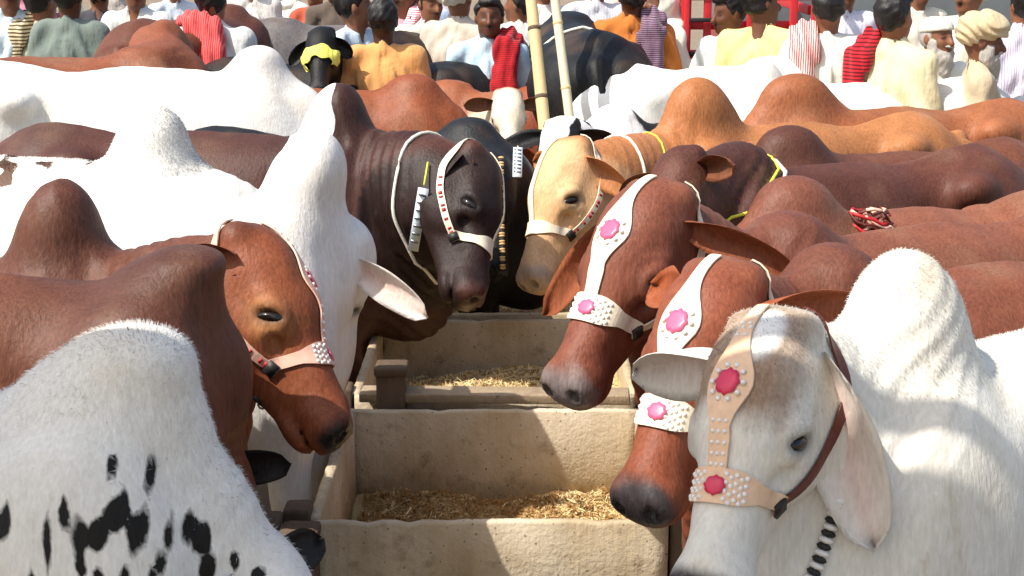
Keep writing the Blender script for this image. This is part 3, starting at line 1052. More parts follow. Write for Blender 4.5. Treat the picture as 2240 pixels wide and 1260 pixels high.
    tag(o, 'loose chopped straw in the ' + label.split(' feed trough')[0], 'feed', None, 'stuff')
    return root
trough(3.97, 4.96, 'nearest wooden feed trough with a half shaded back board and low straw', lambda x, y: .24 + .05 * (x > .1) * (x - .1) + .02 * (y - 4.4), .08)
trough(5.12, 6.15, 'middle wooden feed trough with pale straw heaped against its front edge', lambda x, y: .34 + .11 * (6.15 - y) + .07 * x)
trough(6.27, 7.28, 'farthest wooden feed trough below the dark brown haltered head', lambda x, y: .40 + .02 * x)
def mk_post(x, y, h, label, w=.05):
    root = MB()
    root.box((0, 0, h / 2), (w, w, h / 2), None, .003, .96)
    root.box((0, 0, h - .02), (w * 1.12, w * 1.12, .018), None, .002)
    o = root.build('post', POSTM); o.location = (x, y, 0); bevel(o, .01)
    o.name = 'timber_post'
    tag(o, label, 'post', 'posts beside the troughs')
mk_post(-.42, 5.05, .69, 'short dark square post standing between the first and second trough', .052)
mk_post(-.70, 3.93, .58, 'squat brown post left of the nearest trough corner, touching the spotted animal')
mk_post(-.585, 3.88, .57, 'squat dark topped post at the nearest trough front left corner', .048)
mb = MB(); mb.box((0, 0, 0), (.47, .045, .016), None, .004)
o = mb.build('loose_plank', BOARD); o.location = (-.06, 5.04, .575); o.rotation_euler = (0.02, .0, -.03); bevel(o, .005)
tag(o, 'weathered plank lying across the gap between two troughs', 'plank')

# ------------------------------------------------------------------ the animals
V0 = .02
WHITE = (232, 228, 220)
# left row, facing right
def spots_L1(V, q, inh, s):
    pts = [(55, 1158, 14, 28), (118, 1158, 12, 30), (148, 1140, 13, 45), (228, 1190, 15, 75), (260, 1120, 17, 42), (295, 1175, 18, 60), (345, 1160, 30, 45),
           (385, 1135, 30, 45), (402, 1100, 13, 38), (412, 1180, 17, 50), (437, 1150, 14, 50), (376, 1020, 12, 32), (457, 1035, 13, 48), (490, 1170, 10, 35), (535, 1150, 16, 40), (560, 1180, 25, 48),
           (480, 1240, 12, 35), (455, 1250, 10, 30), (628, 1235, 14, 24), (680, 1250, 20, 18), (575, 1240, 24, 45), (300, 1250, 14, 40), (200, 1280, 15, 40), (110, 1270, 14, 40), (400, 1270, 18, 40), (350, 1260, 12, 24)]
    R, org = C_TMP['R'], C_TMP['org']
    W = V @ R + org
    c, s_ = math.cos(PITCH), math.sin(PITCH)
    # spot centres are found on the near flank, then measured in the animal's own length and height
    out = np.full(len(V), -1.0, F4)
    near = (W[:, 1] < org[1])
    dz = W[:, 1] * c - (W[:, 2] - CAM_H) * s_
    uu = 1120 + FPX * W[:, 0] / dz; vv = 630 - FPX * (W[:, 1] * s_ + (W[:, 2] - CAM_H) * c) / dz
    for (u, v, a, b) in pts:
        k = np.where(near, (uu - u) ** 2 + (vv - v) ** 2, 1e9).argmin()
        cx, cz = V[k, 0], V[k, 2]
        sc = dz[k] / FPX * .76
        r = np.sqrt(((V[:, 0] - cx) / (a * sc)) ** 2 + ((V[:, 2] - cz) / (b * sc * 1.05)) ** 2)
        out = np.maximum(out, ((1 - r) * a * sc).astype(F4))
    out += .002 * wob(V, 12, 60, 2)
    return out
C_TMP = {}
def pre(hump, yaw):
    a = math.radians(yaw); Hw = P(*hump)
    C_TMP['R'] = np.array([[math.cos(a), math.sin(a), 0], [-math.sin(a), math.cos(a), 0], [0, 0, 1.]])
    C_TMP['org'] = np.array([Hw[0], Hw[1], 0])

pre((290, 710, 2.75), 2)
L1 = build_cow('spotted_cow', 'white animal with black oval spots, nearest at the lower left', (290, 710, 2.75), 2,
    (600, 1190, 2.85), (740, 1560, 2.80), (.9, -.1, .4), fx=.4, dewlap=.5, neckr=.9, hshift=.10, hh=.13, hw=.17, hthick=.12, vox=.014, base=(226, 224, 220), spot=spots_L1,
    nose=(60, 50, 48), ears={'L': ((.55, .8, .25), (.6, -.5, .4), .2), 'R': ((-.1, -.9, -.5), (.6, -.5, .4), .2)}, earcol=(40, 36, 34), seed=11)
L2 = build_cow('brown_cow', 'dark brown animal with its head lowered behind the spotted one, ear tip black', (418, 546, 3.42), 3,
    (495, 985, 3.58), (570, 1330, 3.56), (.93, -.22, .42), hh=.06, hw=.105, vox=.014, base=(124, 72, 48), dark=(74, 44, 34), fx=.12, dewlap=.5, neckr=.78, hshift=.13,
    ears={'L': ((.93, .0, .20), (.1, -.95, .1), .22), 'R': ((-.3, -.6, -.6), (.6, -.6, .2), .2)}, earcol=(40, 34, 32), seed=12)
L3 = build_cow('brown_cow', 'tall humped brown animal in a pink studded halter, muzzle at the trough edge', (130, 393, 4.02), -6,
    (566, 505, 3.92), (812, 932, 3.80), (.95, .10, .36), hh=.22, hw=.13, vox=.0125, base=(112, 64, 46), dark=(82, 50, 38), darkamt=.8, face=(128, 68, 40), eyering=(190, 134, 84),
    nose=(30, 26, 26), nose_x=.515, earcol=(120, 66, 44), ears={'L': ((-.2, .9, -.2), (.8, 0, .3)), 'R': ((-.9, -.1, .05), (.0, -.95, -.2), .13)}, seed=13)
L4 = build_cow('white_cow', 'big white animal with a pale hump and its neck lowered to the trough', (700, 290, 4.6), -6,
    (790, 500, 4.78), (760, 790, 5.1), (.9, .55, .2), hh=.20, hw=.11, hthick=.115, vox=.016, base=WHITE, dewlap=.5, neckr=.85, fx=.1, hshift=.15,
    nose=(90, 75, 70), earcol=(235, 225, 215), ears={'R': ((.85, -.2, -.45), (.1, -.97, -.1), .29), 'L': ((.3, .9, -.2), (.5, 0, .5))}, seed=14, dark=(205, 200, 196), darkamt=.6)
def specks(V, q, inh, s):
    n = wob(V, 31, 46, 2)
    back = np.clip((-.16 - V[:, 0]) / .05, 0, 1) * np.clip((V[:, 2] - 1.0 * s) / .1, 0, 1)
    return ((n - .42) * .05 * back - .02 * (1 - back)).astype(F4)
L5 = build_cow('white_cow', 'white animal with brown speckles along its back and a shaggy hump at left', (335, 238, 5.3), -4,
    (640, 470, 5.45), (760, 720, 5.45), (.9, 0, .4), hh=.19, hw=.15, vox=V0, base=WHITE, spot=specks, spotcol=(96, 70, 56), seed=15)
def patch_L7(V, q, inh, s):
    return np.minimum(.10 - np.abs(V[:, 0] + .105) + .02 * wob(V, 4, 20, 2), (V[:, 2] - 1.14 * s)).astype(F4)
L7 = build_cow('dark_brown_cow', 'dark brown animal with a wrinkled neck and letter stamped halter, head hanging at centre', (742, 180, 5.95), -8,
    (1064, 345, 5.80), (1086, 668, 5.55), (1.0, .12, .12), hh=.22, hw=.145, vox=.014, base=(88, 52, 42), dark=(50, 31, 26), face=(30, 18, 15), nose=(70, 42, 36), nose_x=.50,
    spot=patch_L7, spotcol=(232, 228, 220), wrinkle=.011, earcol=(70, 42, 34), ears={'R': ((-.45, -.15, -.88), (.3, -.9, 0), .26), 'L': ((.5, .8, -.3), (.5, 0, .5))}, seed=16)
L8 = build_cow('black_cow', 'black animal behind the dark brown haltered head, tags hanging at its neck', (1028, 255, 6.6), -6,
    (1095, 345, 6.45), (1120, 600, 6.25), (.8, -.4, .2), hh=.09, hw=.14, vox=V0, base=(32, 33, 36), nose=(20, 20, 20), seed=17)
L9 = build_cow('white_cow', 'large white animal with rounded hump at upper left, nothing worn', (568, 100, 7.25), -5,
    (690, 280, 7.4), (740, 500, 7.4), (.9, .2, .2), hh=.13, hw=.15, hthick=.13, vox=V0, base=WHITE, dark=(208, 198, 190), darkamt=.6, seed=18)
L10 = build_cow('orange_brown_cow', 'orange brown animal with a low ridge below the man in orange', (905, 163, 8.0), -4,
    (1020, 290, 8.1), (1060, 480, 8.1), (.9, 0, .4), hh=.09, hw=.16, vox=.022, base=(150, 84, 48), dark=(128, 66, 40), seed=19)
L11 = build_cow('chestnut_cow', 'chestnut animal facing the camera with a white decorated face beside the bamboo poles', (985, 178, 8.6), -30,
    (1112, 195, 8.3), (1120, 320, 8.05), (.1, -.95, .3), hh=.06, hw=.16, vox=.022, base=(158, 92, 58), face=(226, 214, 190), nose=(180, 150, 120),
    earcol=(120, 78, 50), ears={'R': ((-.9, -.2, .1), (.1, -.9, -.3), .22), 'L': ((.9, .1, .15), (.1, -.9, -.3), .22)}, seed=20)
L13 = build_cow('black_cow', 'black animal with a yellow cloth tied across its face', (760, 70, 9.5), 245,
    (700, 62, 8.6), (690, 175, 8.35), (-.15, -.9, .4), hh=.05, vox=.022, base=(30, 27, 25), nose=(20, 18, 18), ears={'R': ((-.75, -.2, -.62), (.1, -.9, .1), .20), 'L': ((.7, .1, -.65), (.1, -.9, -.1), .16)}, seed=22)
L14 = build_cow('black_cow', 'black animal whose sloping back shows behind the orange brown ridge', (965, 126, 9.0), 8, None, None, None, hh=.02, vox=.025, base=(30, 29, 31), seed=23)
L15 = build_cow('brown_cow', 'brown animal holding its neck up behind the large white one at upper left', (318, 106, 8.1), 22, (366, 48, 8.5), (420, 120, 8.6), (.8, .2, .5), hh=.04, vox=.025, base=(146, 84, 56), seed=24)
L17 = build_cow('brown_cow', 'dark brown animal standing right of the red cloth wearer, far back', (500, 10, 10.2), 80, None, None, None, hh=.05, vox=.028, base=(108, 62, 44), seed=27)
L16 = build_cow('grey_cow', 'grey animal far off left of the yellow cloth', (610, 42, 10.4), 176, None, None, None, hh=.05, vox=.028, base=(112, 106, 104), seed=26)
BB = build_cow('black_bull', 'tall black bull with a white cord round its body behind the bamboo poles', (1248, 30, 9.7), 94, None, None, None, hh=.05, hw=.2, vox=.022, base=(27, 28, 30), fat=1.3, seed=25, length=.9, cat='bull')
# right row, facing left
def paint_R1(mx, V, q, inh):
    n = wob(V, 77, 26, 3)
    f = np.clip((q[:, 2] + .055) / .05, 0, 1) * np.clip((.245 - q[:, 0] + .05 * n) / .07, 0, 1) * np.clip((q[:, 0] + .06) / .05, 0, 1)
    mx(inh * f * (.80 + .2 * n), lin(138, 104, 76))
    w = np.clip(1.25 - np.sqrt(((q[:, 0] - .055) / .055) ** 2 + ((q[:, 1] - .022) / .040) ** 2) + .25 * n, 0, 1) * 3
    mx(inh * (q[:, 2] > -.06) * w, lin(238, 236, 232))
    for k, (x0, cc, am) in enumerate(((.20, (150, 150, 70), .5), (.24, (170, 140, 90), .45), (.29, (130, 110, 70), .4), (.33, (165, 160, 90), .45), (.16, (175, 150, 110), .35), (.08, (180, 165, 130), .3))):
        st = np.exp(-((V[:, 0] - x0 - .02 * np.sin(V[:, 2] * 7 + k)) / .008) ** 2) * np.clip((1.22 - V[:, 2]) / .1, 0, 1) * np.clip((V[:, 2] - .55) / .2, 0, 1) * (V[:, 1] > .03)
        mx(st * am * (~inh), lin(*cc))
    mx(np.clip((V[:, 2] - 1.40) / .12, 0, 1) * .35 * (.7 + n), lin(190, 168, 128))
R1 = build_cow('white_bull', 'white bull with a studded pink halter and big hump in the right foreground', (1985, 543, 3.08), 212,
    (1674, 690, 2.92), (1488, 1290, 2.68), (-.63, -.74, .30), wrinkle=.004, hh=.25, hw=.15, hthick=.115, vox=.0105, base=(226, 222, 212), face=(222, 216, 204), nose=(60, 56, 58), nose_x=.51,
    earcol=(225, 220, 212), ears={'L': ((.34, -.12, -.92), (-.25, -.93, -.05), .34), 'R': ((-.85, .45, -.12), (-.3, -.7, -.5), .22)}, earw=.074, cat='bull', seed=31, paint=paint_R1, dewlap=1.3)
R2 = build_cow('red_brown_cow', 'red brown animal with pale studded halter between the white bull and the darker head', (1822, 540, 3.80), 208,
    (1568, 578, 3.50), (1352, 1092, 3.28), (-.60, -.72, .35), hh=.12, hw=.14, vox=.013, base=(140, 82, 58), dark=(100, 58, 44), face=(128, 68, 45), nose=(58, 52, 54), nose_x=.505, jaw=.012,
    earcol=(150, 80, 48), ears={'L': ((.8, .2, .05), (-.1, -.95, -.2), .27), 'R': ((-.35, .9, .1), (-.2, -.8, .2), .16)}, seed=32)
R3 = build_cow('brown_cow', 'brown animal in a white flower halter with its muzzle over the middle trough', (1728, 466, 4.40), 206,
    (1428, 402, 4.10), (1184, 842, 3.88), (-.66, -.70, .35), hh=.10, hw=.14, vox=.013, base=(134, 80, 58), dark=(104, 60, 46), face=(118, 66, 48), nose=(120, 108, 106), nose_x=.505,
    earw=.048, earcol=(140, 78, 50), ears={'L': ((.95, -.12, -.30), (-.05, -.95, -.2), .28), 'R': ((-.62, .35, -.75), (-.5, -.7, .1), .33)}, seed=33)
R3b = build_cow('brown_cow', 'brown animal with a red halter bundle behind its hump, right of centre', (1735, 386, 4.95), 205,
    (1500, 560, 4.75), (1400, 800, 4.6), (-.7, -.5, .35), hh=.16, hw=.18, vox=V0, base=(144, 88, 64), dark=(112, 66, 50), seed=34)
R4 = build_cow('dark_brown_cow', 'dark brown animal with a wrinkled neck, yellow cord and high hump', (1612, 310, 5.5), 208,
    (1478, 330, 5.32), (1395, 610, 5.1), (-.75, -.5, .4), hh=.13, hw=.16, vox=.016, base=(104, 60, 46), dark=(62, 38, 32), wrinkle=.012, earcol=(120, 72, 48),
    ears={'L': ((.3, -.5, .2), (-.3, -.9, 0), .2), 'R': ((-.75, .1, -.1), (-.2, -.8, -.2), .2)}, seed=35)
R4b = build_cow('brown_cow', 'brown animal of which a dark hump shows between dark brown and orange backs', (1722, 274, 6.05), 205,
    (1530, 420, 5.9), (1450, 620, 5.8), (-.7, -.5, .35), hh=.15, hw=.18, vox=.022, base=(116, 68, 48), dark=(78, 46, 36), seed=36)
R5 = build_cow('tan_cow', 'orange tan animal with a pale face and letter stamped halter facing left', (1528, 168, 6.6), 203,
    (1228, 312, 6.22), (1108, 632, 5.98), (-.86, -.38, .38), hh=.25, hw=.20, vox=.014, base=(186, 122, 74), dark=(166, 100, 58), darkamt=.5, face=(224, 180, 132), eyering=(225, 190, 140), nose=(176, 152, 130), nose_x=.49,
    earcol=(190, 126, 78), ears={'L': ((.75, -.3, -.45), (-.3, -.8, -.2), .19), 'R': ((-.3, .8, .1), (-.5, -.5, 0))}, seed=37)
R6 = build_cow('rust_brown_cow', 'rust brown animal with a broad back below the young man at right', (1738, 163, 7.2), 196,
    (1540, 330, 7.1), (1450, 520, 7.0), (-.7, -.5, .35), hh=.19, hw=.24, vox=.022, base=(162, 98, 62), seed=38)
def bw(V, q, inh, s):
    return np.where(inh, np.maximum(.075 - np.abs(q[:, 1]) , -.05) + .01 * wob(V, 9, 30, 2), wob(V, 41, 7, 2) * .05 - .01).astype(F4)
R8 = build_cow('pied_cow', 'black and white animal with white forehead and black ear behind the tan head', (1345, 228, 7.25), 195,
    (1222, 262, 6.85), (1185, 480, 6.65), (-.45, -.8, .45), hh=.10, hw=.13, vox=.016, base=(36, 36, 36), spot=bw, spotcol=(232, 230, 226), earcol=(36, 34, 34),
    ears={'R': ((-.95, -.1, -.1), (0, -.75, .6), .26), 'L': ((.8, .3, -.2), (-.2, -.8, .2))}, seed=39)
W1 = build_cow('white_cow', 'white animal with a domed hump behind the rust brown one at right', (1660, 126, 7.9), 190, (1500, 300, 7.9), (1440, 480, 7.9), (-.8, -.3, .3), hh=.16, hw=.13, vox=.022, base=WHITE, seed=40)
W2 = build_cow('white_cow', 'white animal with a rounded rump beside the red ladder', (1700, 128, 8.5), 14, None, None, None, hh=.05, vox=.022, base=WHITE, seed=42, length=.72)
BR = build_cow('chestnut_cow', 'chestnut animal passing behind the bamboo poles', (1180, 190, 8.9), 170, (1080, 260, 8.9), (1060, 420, 8.9), (-.8, -.3, .3), hh=.04, vox=.025, base=(150, 76, 48), seed=43)

# ------------------------------------------------------------------ tack
halter(R1, TAN, CRIM, 'flower', sides=(1,), studs_face=6, cheekm=BROWNL)
halter(R2, CREAM, PINK, 'flower', sides=(1,), wide=1.05)
halter(R3, CREAM, PINK, 'flower', sides=(1,), wide=1.05)
halter(L3, PALEPINK, PINK, 'flower', sides=(-1,), marks=REDM, studs_face=5, wide=.9)
halter(L7, CREAM, PINK, 'plain', sides=(-1,), marks=REDM, wide=.8)
halter(R5, CREAM, PINK, 'plain', sides=(1,), marks=REDM, wide=.8)
up_flow = lambda b: np.tile(np.array([[-.3, 0, -.75]], F4), (len(b), 1))
fur(L1, 12000, .011, lambda p: (p[:, 0] > -.75) * np.clip((np.abs(p[:, 1]) < .14) * (p[:, 2] - .9), 0, 1) * (p[:, 1] < .12), up_flow, 3, .0005, .35)
fur(R1, 14000, .007, lambda p: (p[:, 2] > R1.zb - .02) * 1.0, up_flow, 4, .0006, .35)
fur(L5, 22000, .008, lambda p: (p[:, 2] > L5.zb - .02) * 1.0, up_flow, 5, .0009, .4)
# cords and tags
neck_ring(L7, .70, 'neck_cord', WHITEC, .007)
neck_ring(R5, .62, 'neck_cord', WHITEC, .007)
neck_ring(R4, .52, 'neck_cord', WHITEC, .009)
def world_parent(o, c):
    """keep a mesh given in world coordinates as a part of an animal"""
    o.parent = c.root
    o.matrix_parent_inverse = (Matrix.Translation(c.root.location) @ Matrix.Rotation(c.root.rotation_euler.z, 4, 'Z')).inverted()
def hang_tag(c, u0, v0, u1, v1, d, string, body, sv, w=.020):
    """a flat tag on a string lying against the neck"""
    a, b = P(u0, v0, d), P(u1, v1, d)
    la = np.stack([c.w2l(a), c.w2l(a + (b - a) * sv), c.w2l(b)])
    yax = np.array([0, -1. if la[1][1] < 0 else 1., 0])
    vd = c.R @ nrm(np.array([0, 0, CAM_H]) - a)
    p = proj(c, la, np.tile(vd, (3, 1)), .006, .4)
    mb = MB(); mb.tube([p[0] + vd * .01, p[1] + vd * .034], .0035, 6); mb.build('tag_string', string, c.root)
    dr = nrm(p[2] - p[1]); n = vd - dr * (vd @ dr); n = nrm(n); sd_ = np.cross(dr, n)
    L = np.linalg.norm(p[2] - p[1])
    mb = MB(); mb.box((p[1] + p[2]) / 2 + n * .034, (L / 2, w, .003), np.stack([dr, sd_, n], 1)); mb.build('tag', body, c.root)
    for k in range(7):
        mb = MB(); mb.box(p[1] + dr * L * (.1 + .125 * k) + n * .0385, (.004, w * .75, .0012), np.stack([nrm(dr + sd_ * .2), nrm(sd_ - dr * .2), n], 1)); mb.build('tag_rib', STEEL, c.root)
hang_tag(L7, 936, 355, 905, 540, 5.75, YELLOW, PLAST, .26)
hang_tag(L8, 1133, 320, 1131, 400, 6.4, WHITEC, PLAST, .2)
def bead_string(c, pts, d, r, mats, label=None):
    W = [P(u, v, d) for u, v in pts]
    la = np.array([c.w2l(x) for x in W])
    vd = c.R @ nrm(np.array([0, 0, CAM_H]) - W[0])
    L = np.concatenate([[0], np.cumsum(np.linalg.norm(np.diff(la, axis=0), axis=1))])
    n = int(L[-1] / (r * .95))
    q = np.stack([np.interp(np.linspace(0, L[-1], n), L, la[:, k]) for k in range(3)], 1)
    q = proj(c, q, np.tile(vd, (n, 1)), r * .6, .4)
    for i in range(n):
        t = nrm(q[min(i + 1, n - 1)] - q[max(i - 1, 0)])
        o = bpy.data.objects.new('bead', stud_mesh(mats[i % len(mats)])); COL.objects.link(o); o.parent = c.root
        Z = nrm(vd); X = nrm(t - Z * (t @ Z)); Y = np.cross(Z, X)
        a, b_ = r * .62, r * 1.25
        o.matrix_local = Matrix(((X[0] * a, Y[0] * b_, Z[0] * r, q[i][0]), (X[1] * a, Y[1] * b_, Z[1] * r, q[i][1]), (X[2] * a, Y[2] * b_, Z[2] * r, q[i][2]), (0, 0, 0, 1)))
bead_string(R1, [(1832, 1095), (1815, 1160), (1790, 1230), (1760, 1300)], 2.85, .0125, [STUDM, BLACKL])
bead_string(L8, [(1096, 345), (1096, 440), (1098, 520), (1100, 590)], 6.3, .011, [BEADT, BLACKL, BEADT])

neck_ring(R5, .45, 'neck_cord', YELLOW, .004, slant=.3)
neck_ring(R4, .62, 'neck_cord', YELLOW, .006)
# ------------------------------------------------------------------ people
def mat_cloth(name, rgb, stripe=None, sscale=18.0, axis=0, fine=.12):
    m, t, b, N, L = new_mat(name)
    tc = nd(t, 'ShaderNodeTexCoord').outputs['Object']
    n = noise(t, tc, 5, 4, .6); n2 = noise(t, tc, 160, 2, .5)
    c = mixc(t, n, tuple(np.array(lin(*rgb)) * (1 - fine)), tuple(np.clip(np.array(lin(*rgb)) * (1 + fine), 0, 1)))
    if stripe is not None:
        wv = nd(t, 'ShaderNodeTexWave'); wv.bands_direction = 'XYZ'[axis]; wv.inputs['Scale'].default_value = sscale
        wv.inputs['Distortion'].default_value = 1.2; wv.inputs['Detail'].default_value = 1.0
        L.new(tc, wv.inputs['Vector'])
        k = mth(t, 'MULTIPLY_ADD', wv.outputs[1], 5.0, -2.3, True)
        c = mixc(t, k, c, lin(*stripe))
    L.new(c, b.inputs['Base Color'])
    b.inputs['Roughness'].default_value = .85
    b.inputs['Specular IOR Level'].default_value = .2
    b.inputs['Sheen Weight'].default_value = .15
    nf = noise(t, mapv(t, tc, (16, 16, 2.6)), 1.0, 3, .55)
    n5 = noise(t, tc, 9, 3, .6)
    bump(t, b, mth(t, 'ADD', mth(t, 'ADD', nf, mth(t, 'MULTIPLY', n5, .6)), mth(t, 'MULTIPLY', n2, .03)), .5, .03)
    return m
HAIR = mat_plain('black_hair', (.012, .010, .009), .45, .35, nscale=90, namt=.5, bstr=.8, bdist=.006, scl=(1, 1, .25))
GREYHAIR = mat_plain('grey_hair', (.42, .39, .35), .7, .25, nscale=90, namt=.4, bstr=.8, bdist=.008, scl=(1, 1, .3))
def mat_skin():
    m, t, b, N, L = new_mat('skin')
    col = nd(t, 'ShaderNodeAttribute', attribute_name='col').outputs['Color']
    tc = nd(t, 'ShaderNodeTexCoord').outputs['Object']
    n = noise(t, tc, 60, 4, .6)
    L.new(mixc(t, mth(t, 'MULTIPLY', n, .35), col, (.10, .045, .025)), b.inputs['Base Color'])
    b.inputs['Roughness'].default_value = .5
    b.inputs['Specular IOR Level'].default_value = .35
    bump(t, b, n, .15, .003)
    return m
SKIN = mat_skin()
CLOTHS = {}
def cloth(rgb, stripe=None, sscale=18.0, axis=0):
    k = (rgb, stripe, sscale, axis)
    if k not in CLOTHS: CLOTHS[k] = mat_cloth('cloth_%d' % len(CLOTHS), rgb, stripe, sscale, axis)
    return CLOTHS[k]

def person(label, u, v, d, yaw, top, trouser=(190, 186, 178), skin=(140, 92, 66), hair='short', hyaw=0.0, hpitch=0.0, scarf=None, scarf_side=-1, scarf_style='shoulder',
           vox=.02, hvox=.016, beard=None, moust=True, arms=None, cap=None, seed=1, build=1.0, group='people in the market crowd', lean=0.0, collar=True, vest=None):
    Hc = P(u, v, d)
    k = Hc[2] / 1.615
    k = min(max(k, .88), 1.12)
    root = empty('person', (Hc[0], Hc[1], Hc[2] - 1.615 * k), math.radians(yaw))
    tag(root, label, 'person', group)
    root.scale = (k, k, k)
    ch, sh = math.cos(math.radians(hyaw)), math.sin(math.radians(hyaw))
    cp, sp_ = math.cos(math.radians(hpitch)), math.sin(math.radians(hpitch))
    Rh = np.array([[ch, sh, 0], [-sh, ch, 0], [0, 0, 1]]); Rp = np.array([[cp, 0, -sp_], [0, 1, 0], [sp_, 0, cp]])
    HRm = (Rp @ Rh).astype(F4)
    pivot = np.array([0, 0, 1.50], F4)
    toHd = lambda p: (p - pivot) @ HRm.T          # head coords, z=0 at the neck top
    A = arms or {}
    def arm(sg):
        a = A.get('L' if sg > 0 else 'R')
        if a is None: a = ((-.03, sg * .245, 1.13), (.07, sg * .235, .90))
        return np.array((0, sg * .175, 1.395)), np.array(a[0]), np.array(a[1])
    def sd_head(q):
        ay = q.copy(); ay[:, 1] = np.abs(ay[:, 1])
        e = sdE(q, (-.012, 0, .125), (.098, .076, .108))
        e = smin(e, sdE(q, (.030, 0, .055), (.066, .056, .066)), .03)
        e = smin(e, sdE(ay, (.058, .030, .092), (.026, .026, .022)), .02)
        e = smin(e, sdC(q, (.086, 0, .128), (.112, 0, .085), .009, .016), .016)
        e = smin(e, sdE(q, (.080, 0, .052), (.020, .026, .016)), .012)
        e = smin(e, sdE(q, (.072, 0, .020), (.022, .024, .020)), .02)
        e = smin(e, sdE(ay, (-.012, .078, .105), (.022, .010, .032)), .008)
        e = smax(e, -sdE(ay, (.094, .032, .118), (.016, .018, .010)), .012)
        return e
    def sd_skin(p):
        e = sdC(p, (-.012, 0, 1.38), (0, 0, 1.54), .060, .056)
        h_ = sd_head(toHd(p))
        e = smin(e, h_, .03)
        ay = p.copy(); ay[:, 1] = np.abs(ay[:, 1])
        e = smin(e, sdE(p, (-.01, 0, 1.22), (.09, .15, .20)), .05)
        e = smin(e, sdE(p, (0, 0, .98), (.09, .13, .16)), .05)
        e = smin(e, sdC(ay, (0, .08, .92), (0, .10, .10), .07, .042), .03)
        e = smin(e, sdC(ay, (-.02, .10, .05), (.15, .11, .03), .042, .03), .02)
        for sg in (1, -1):
            s0, el, wr = arm(sg)
            e = smin(e, sdC(p, s0, el, .045, .038), .03)
            e = smin(e, sdC(p, el, wr, .036, .027), .015)
            dd = nrm(wr - el); hd = wr + dd * .055
            mh = ((p - hd.astype(F4)) ** 2).sum(1) < .20 ** 2
            if mh.any():
                ph = p[mh]; eh = e[mh]
                eh = smin(eh, sdC(ph, wr, hd + dd * .01, .026, .032, ((0, 1, 0), .6)), .015)
                for fk in range(4):
                    o_ = np.array([(fk - 1.5) * .018, 0, 0])
                    eh = smin(eh, sdC(ph, hd + o_, hd + o_ * 1.2 + dd * (.085 - .008 * abs(fk - 1.3)) + np.array([.012, -sg * .012, 0]), .0105, .0085), .006)
                eh = smin(eh, sdC(ph, wr + dd * .02, wr + dd * .075 + np.array([.045, -sg * .01, 0]), .013, .010), .01)
                e[mh] = eh
        return e
    zsc = np.array([.34, .40, 0])
    allp = [arm(1)[1], arm(1)[2], arm(-1)[1], arm(-1)[2]]
    lo = np.minimum(np.array([-.22, -.30, -.01]), np.min(allp, 0) - .16); hi = np.maximum(np.array([.24, .30, 1.80]), np.max(allp, 0) + .16)
    V, Fc = surf(sd_skin, lo, hi, hvox)
    o = mesh_np('body', V, Fc, SKIN, root)
    q = toHd(V.astype(F4))
    C = np.tile(lin(*skin), (len(V), 1)) * (1 + .12 * wob(V, seed, 30, 2))[:, None]
    qy = np.abs(q[:, 1])
    def mk(mask, colr):
        nonlocal C
        m_ = np.clip(mask, 0, 1)[:, None]; C = C * (1 - m_) + np.asarray(colr) * m_
    fr = (q[:, 0] > .05)
    mk(np.exp(-(((qy - .033) / .017) ** 2 + ((q[:, 2] - .116) / .009) ** 2)) * fr * 1.2, lin(26, 16, 14))
    mk(np.exp(-(((qy - .034) / .022) ** 2 + ((q[:, 2] - .142) / .008) ** 2)) * fr, lin(24, 16, 12))
    mk(np.exp(-(((qy) / .030) ** 2 + ((q[:, 2] - .048) / .007) ** 2)) * fr * .8, lin(110, 52, 44))
    if moust: mk(np.exp(-(((qy) / .034) ** 2 + ((q[:, 2] - .066) / .010) ** 2)) * fr * 1.3, lin(20, 14, 12))
    if hair == 'short':
        mk(np.clip((.075 - q[:, 2]) / .03, 0, 1) * np.clip((q[:, 2] + .02) / .02, 0, 1) * fr * .25, lin(30, 22, 18))
    attr(o, 'col', np.clip(C, .004, .9), 'FLOAT_COLOR')
    # ---- kurta
    B_ = build
    def sd_kurta(p):
        e = sdE(p, (-.01, 0, 1.24), (.128 * B_, .188 * B_, .20))
        ay = p.copy(); ay[:, 1] = np.abs(ay[:, 1])
        e = smin(e, sdC(ay, (-.012, .05, 1.435), (-.005, .165, 1.385), .060, .070), .05)
        e = smin(e, sdE(p, (.0, 0, 1.02), (.135 * B_, .180 * B_, .22)), .08)
        e = smin(e, sdC(p, (0, 0, .98), (0, 0, .62), .155 * B_, .215 * B_, ((1, 0, 0), .74)), .08)
        for sg in (1, -1):
            s0, el, wr = arm(sg)
            e = smin(e, sdC(p, s0, el, .072, .062), .045)
            e = smin(e, sdC(p, el, el + (wr - el) * .88, .062, .056), .03)
        e = smax(e, (.50 - p[:, 2]), .01)                      # hem
        if collar:
            cz = sdC(p, (-.012, 0, 1.435), (-.004, 0, 1.475), .072, .068)
            cz = smax(cz, -sdC(p, (.0, 0, 1.40), (.006, 0, 1.60), .060, .060), .006)
            e = smin(e, cz, .01)
        th = np.arctan2(p[:, 1], p[:, 0] + .02)
        amp = np.clip((1.48 - p[:, 2]) / .32, .0, 1)
        fold = 1.2 - 2.2 * np.abs(np.sin(th * 4.5 + 1.6 * np.sin(p[:, 2] * 6 + seed) + seed)) + .5 * np.sin(th * 15 + p[:, 2] * 12 + seed * 2)
        diag = np.sin((p[:, 2] * 1.0 + np.abs(p[:, 1]) * 1.4) * F4(34.0) + 2 * np.sin(p[:, 0] * 12 + seed)) * np.clip((p[:, 2] - 1.0) / .2, 0, 1)
        e = e + F4(.011) * amp * fold + F4(.005) * diag + F4(.009) * wob(p, seed, 14, 2)
        return e
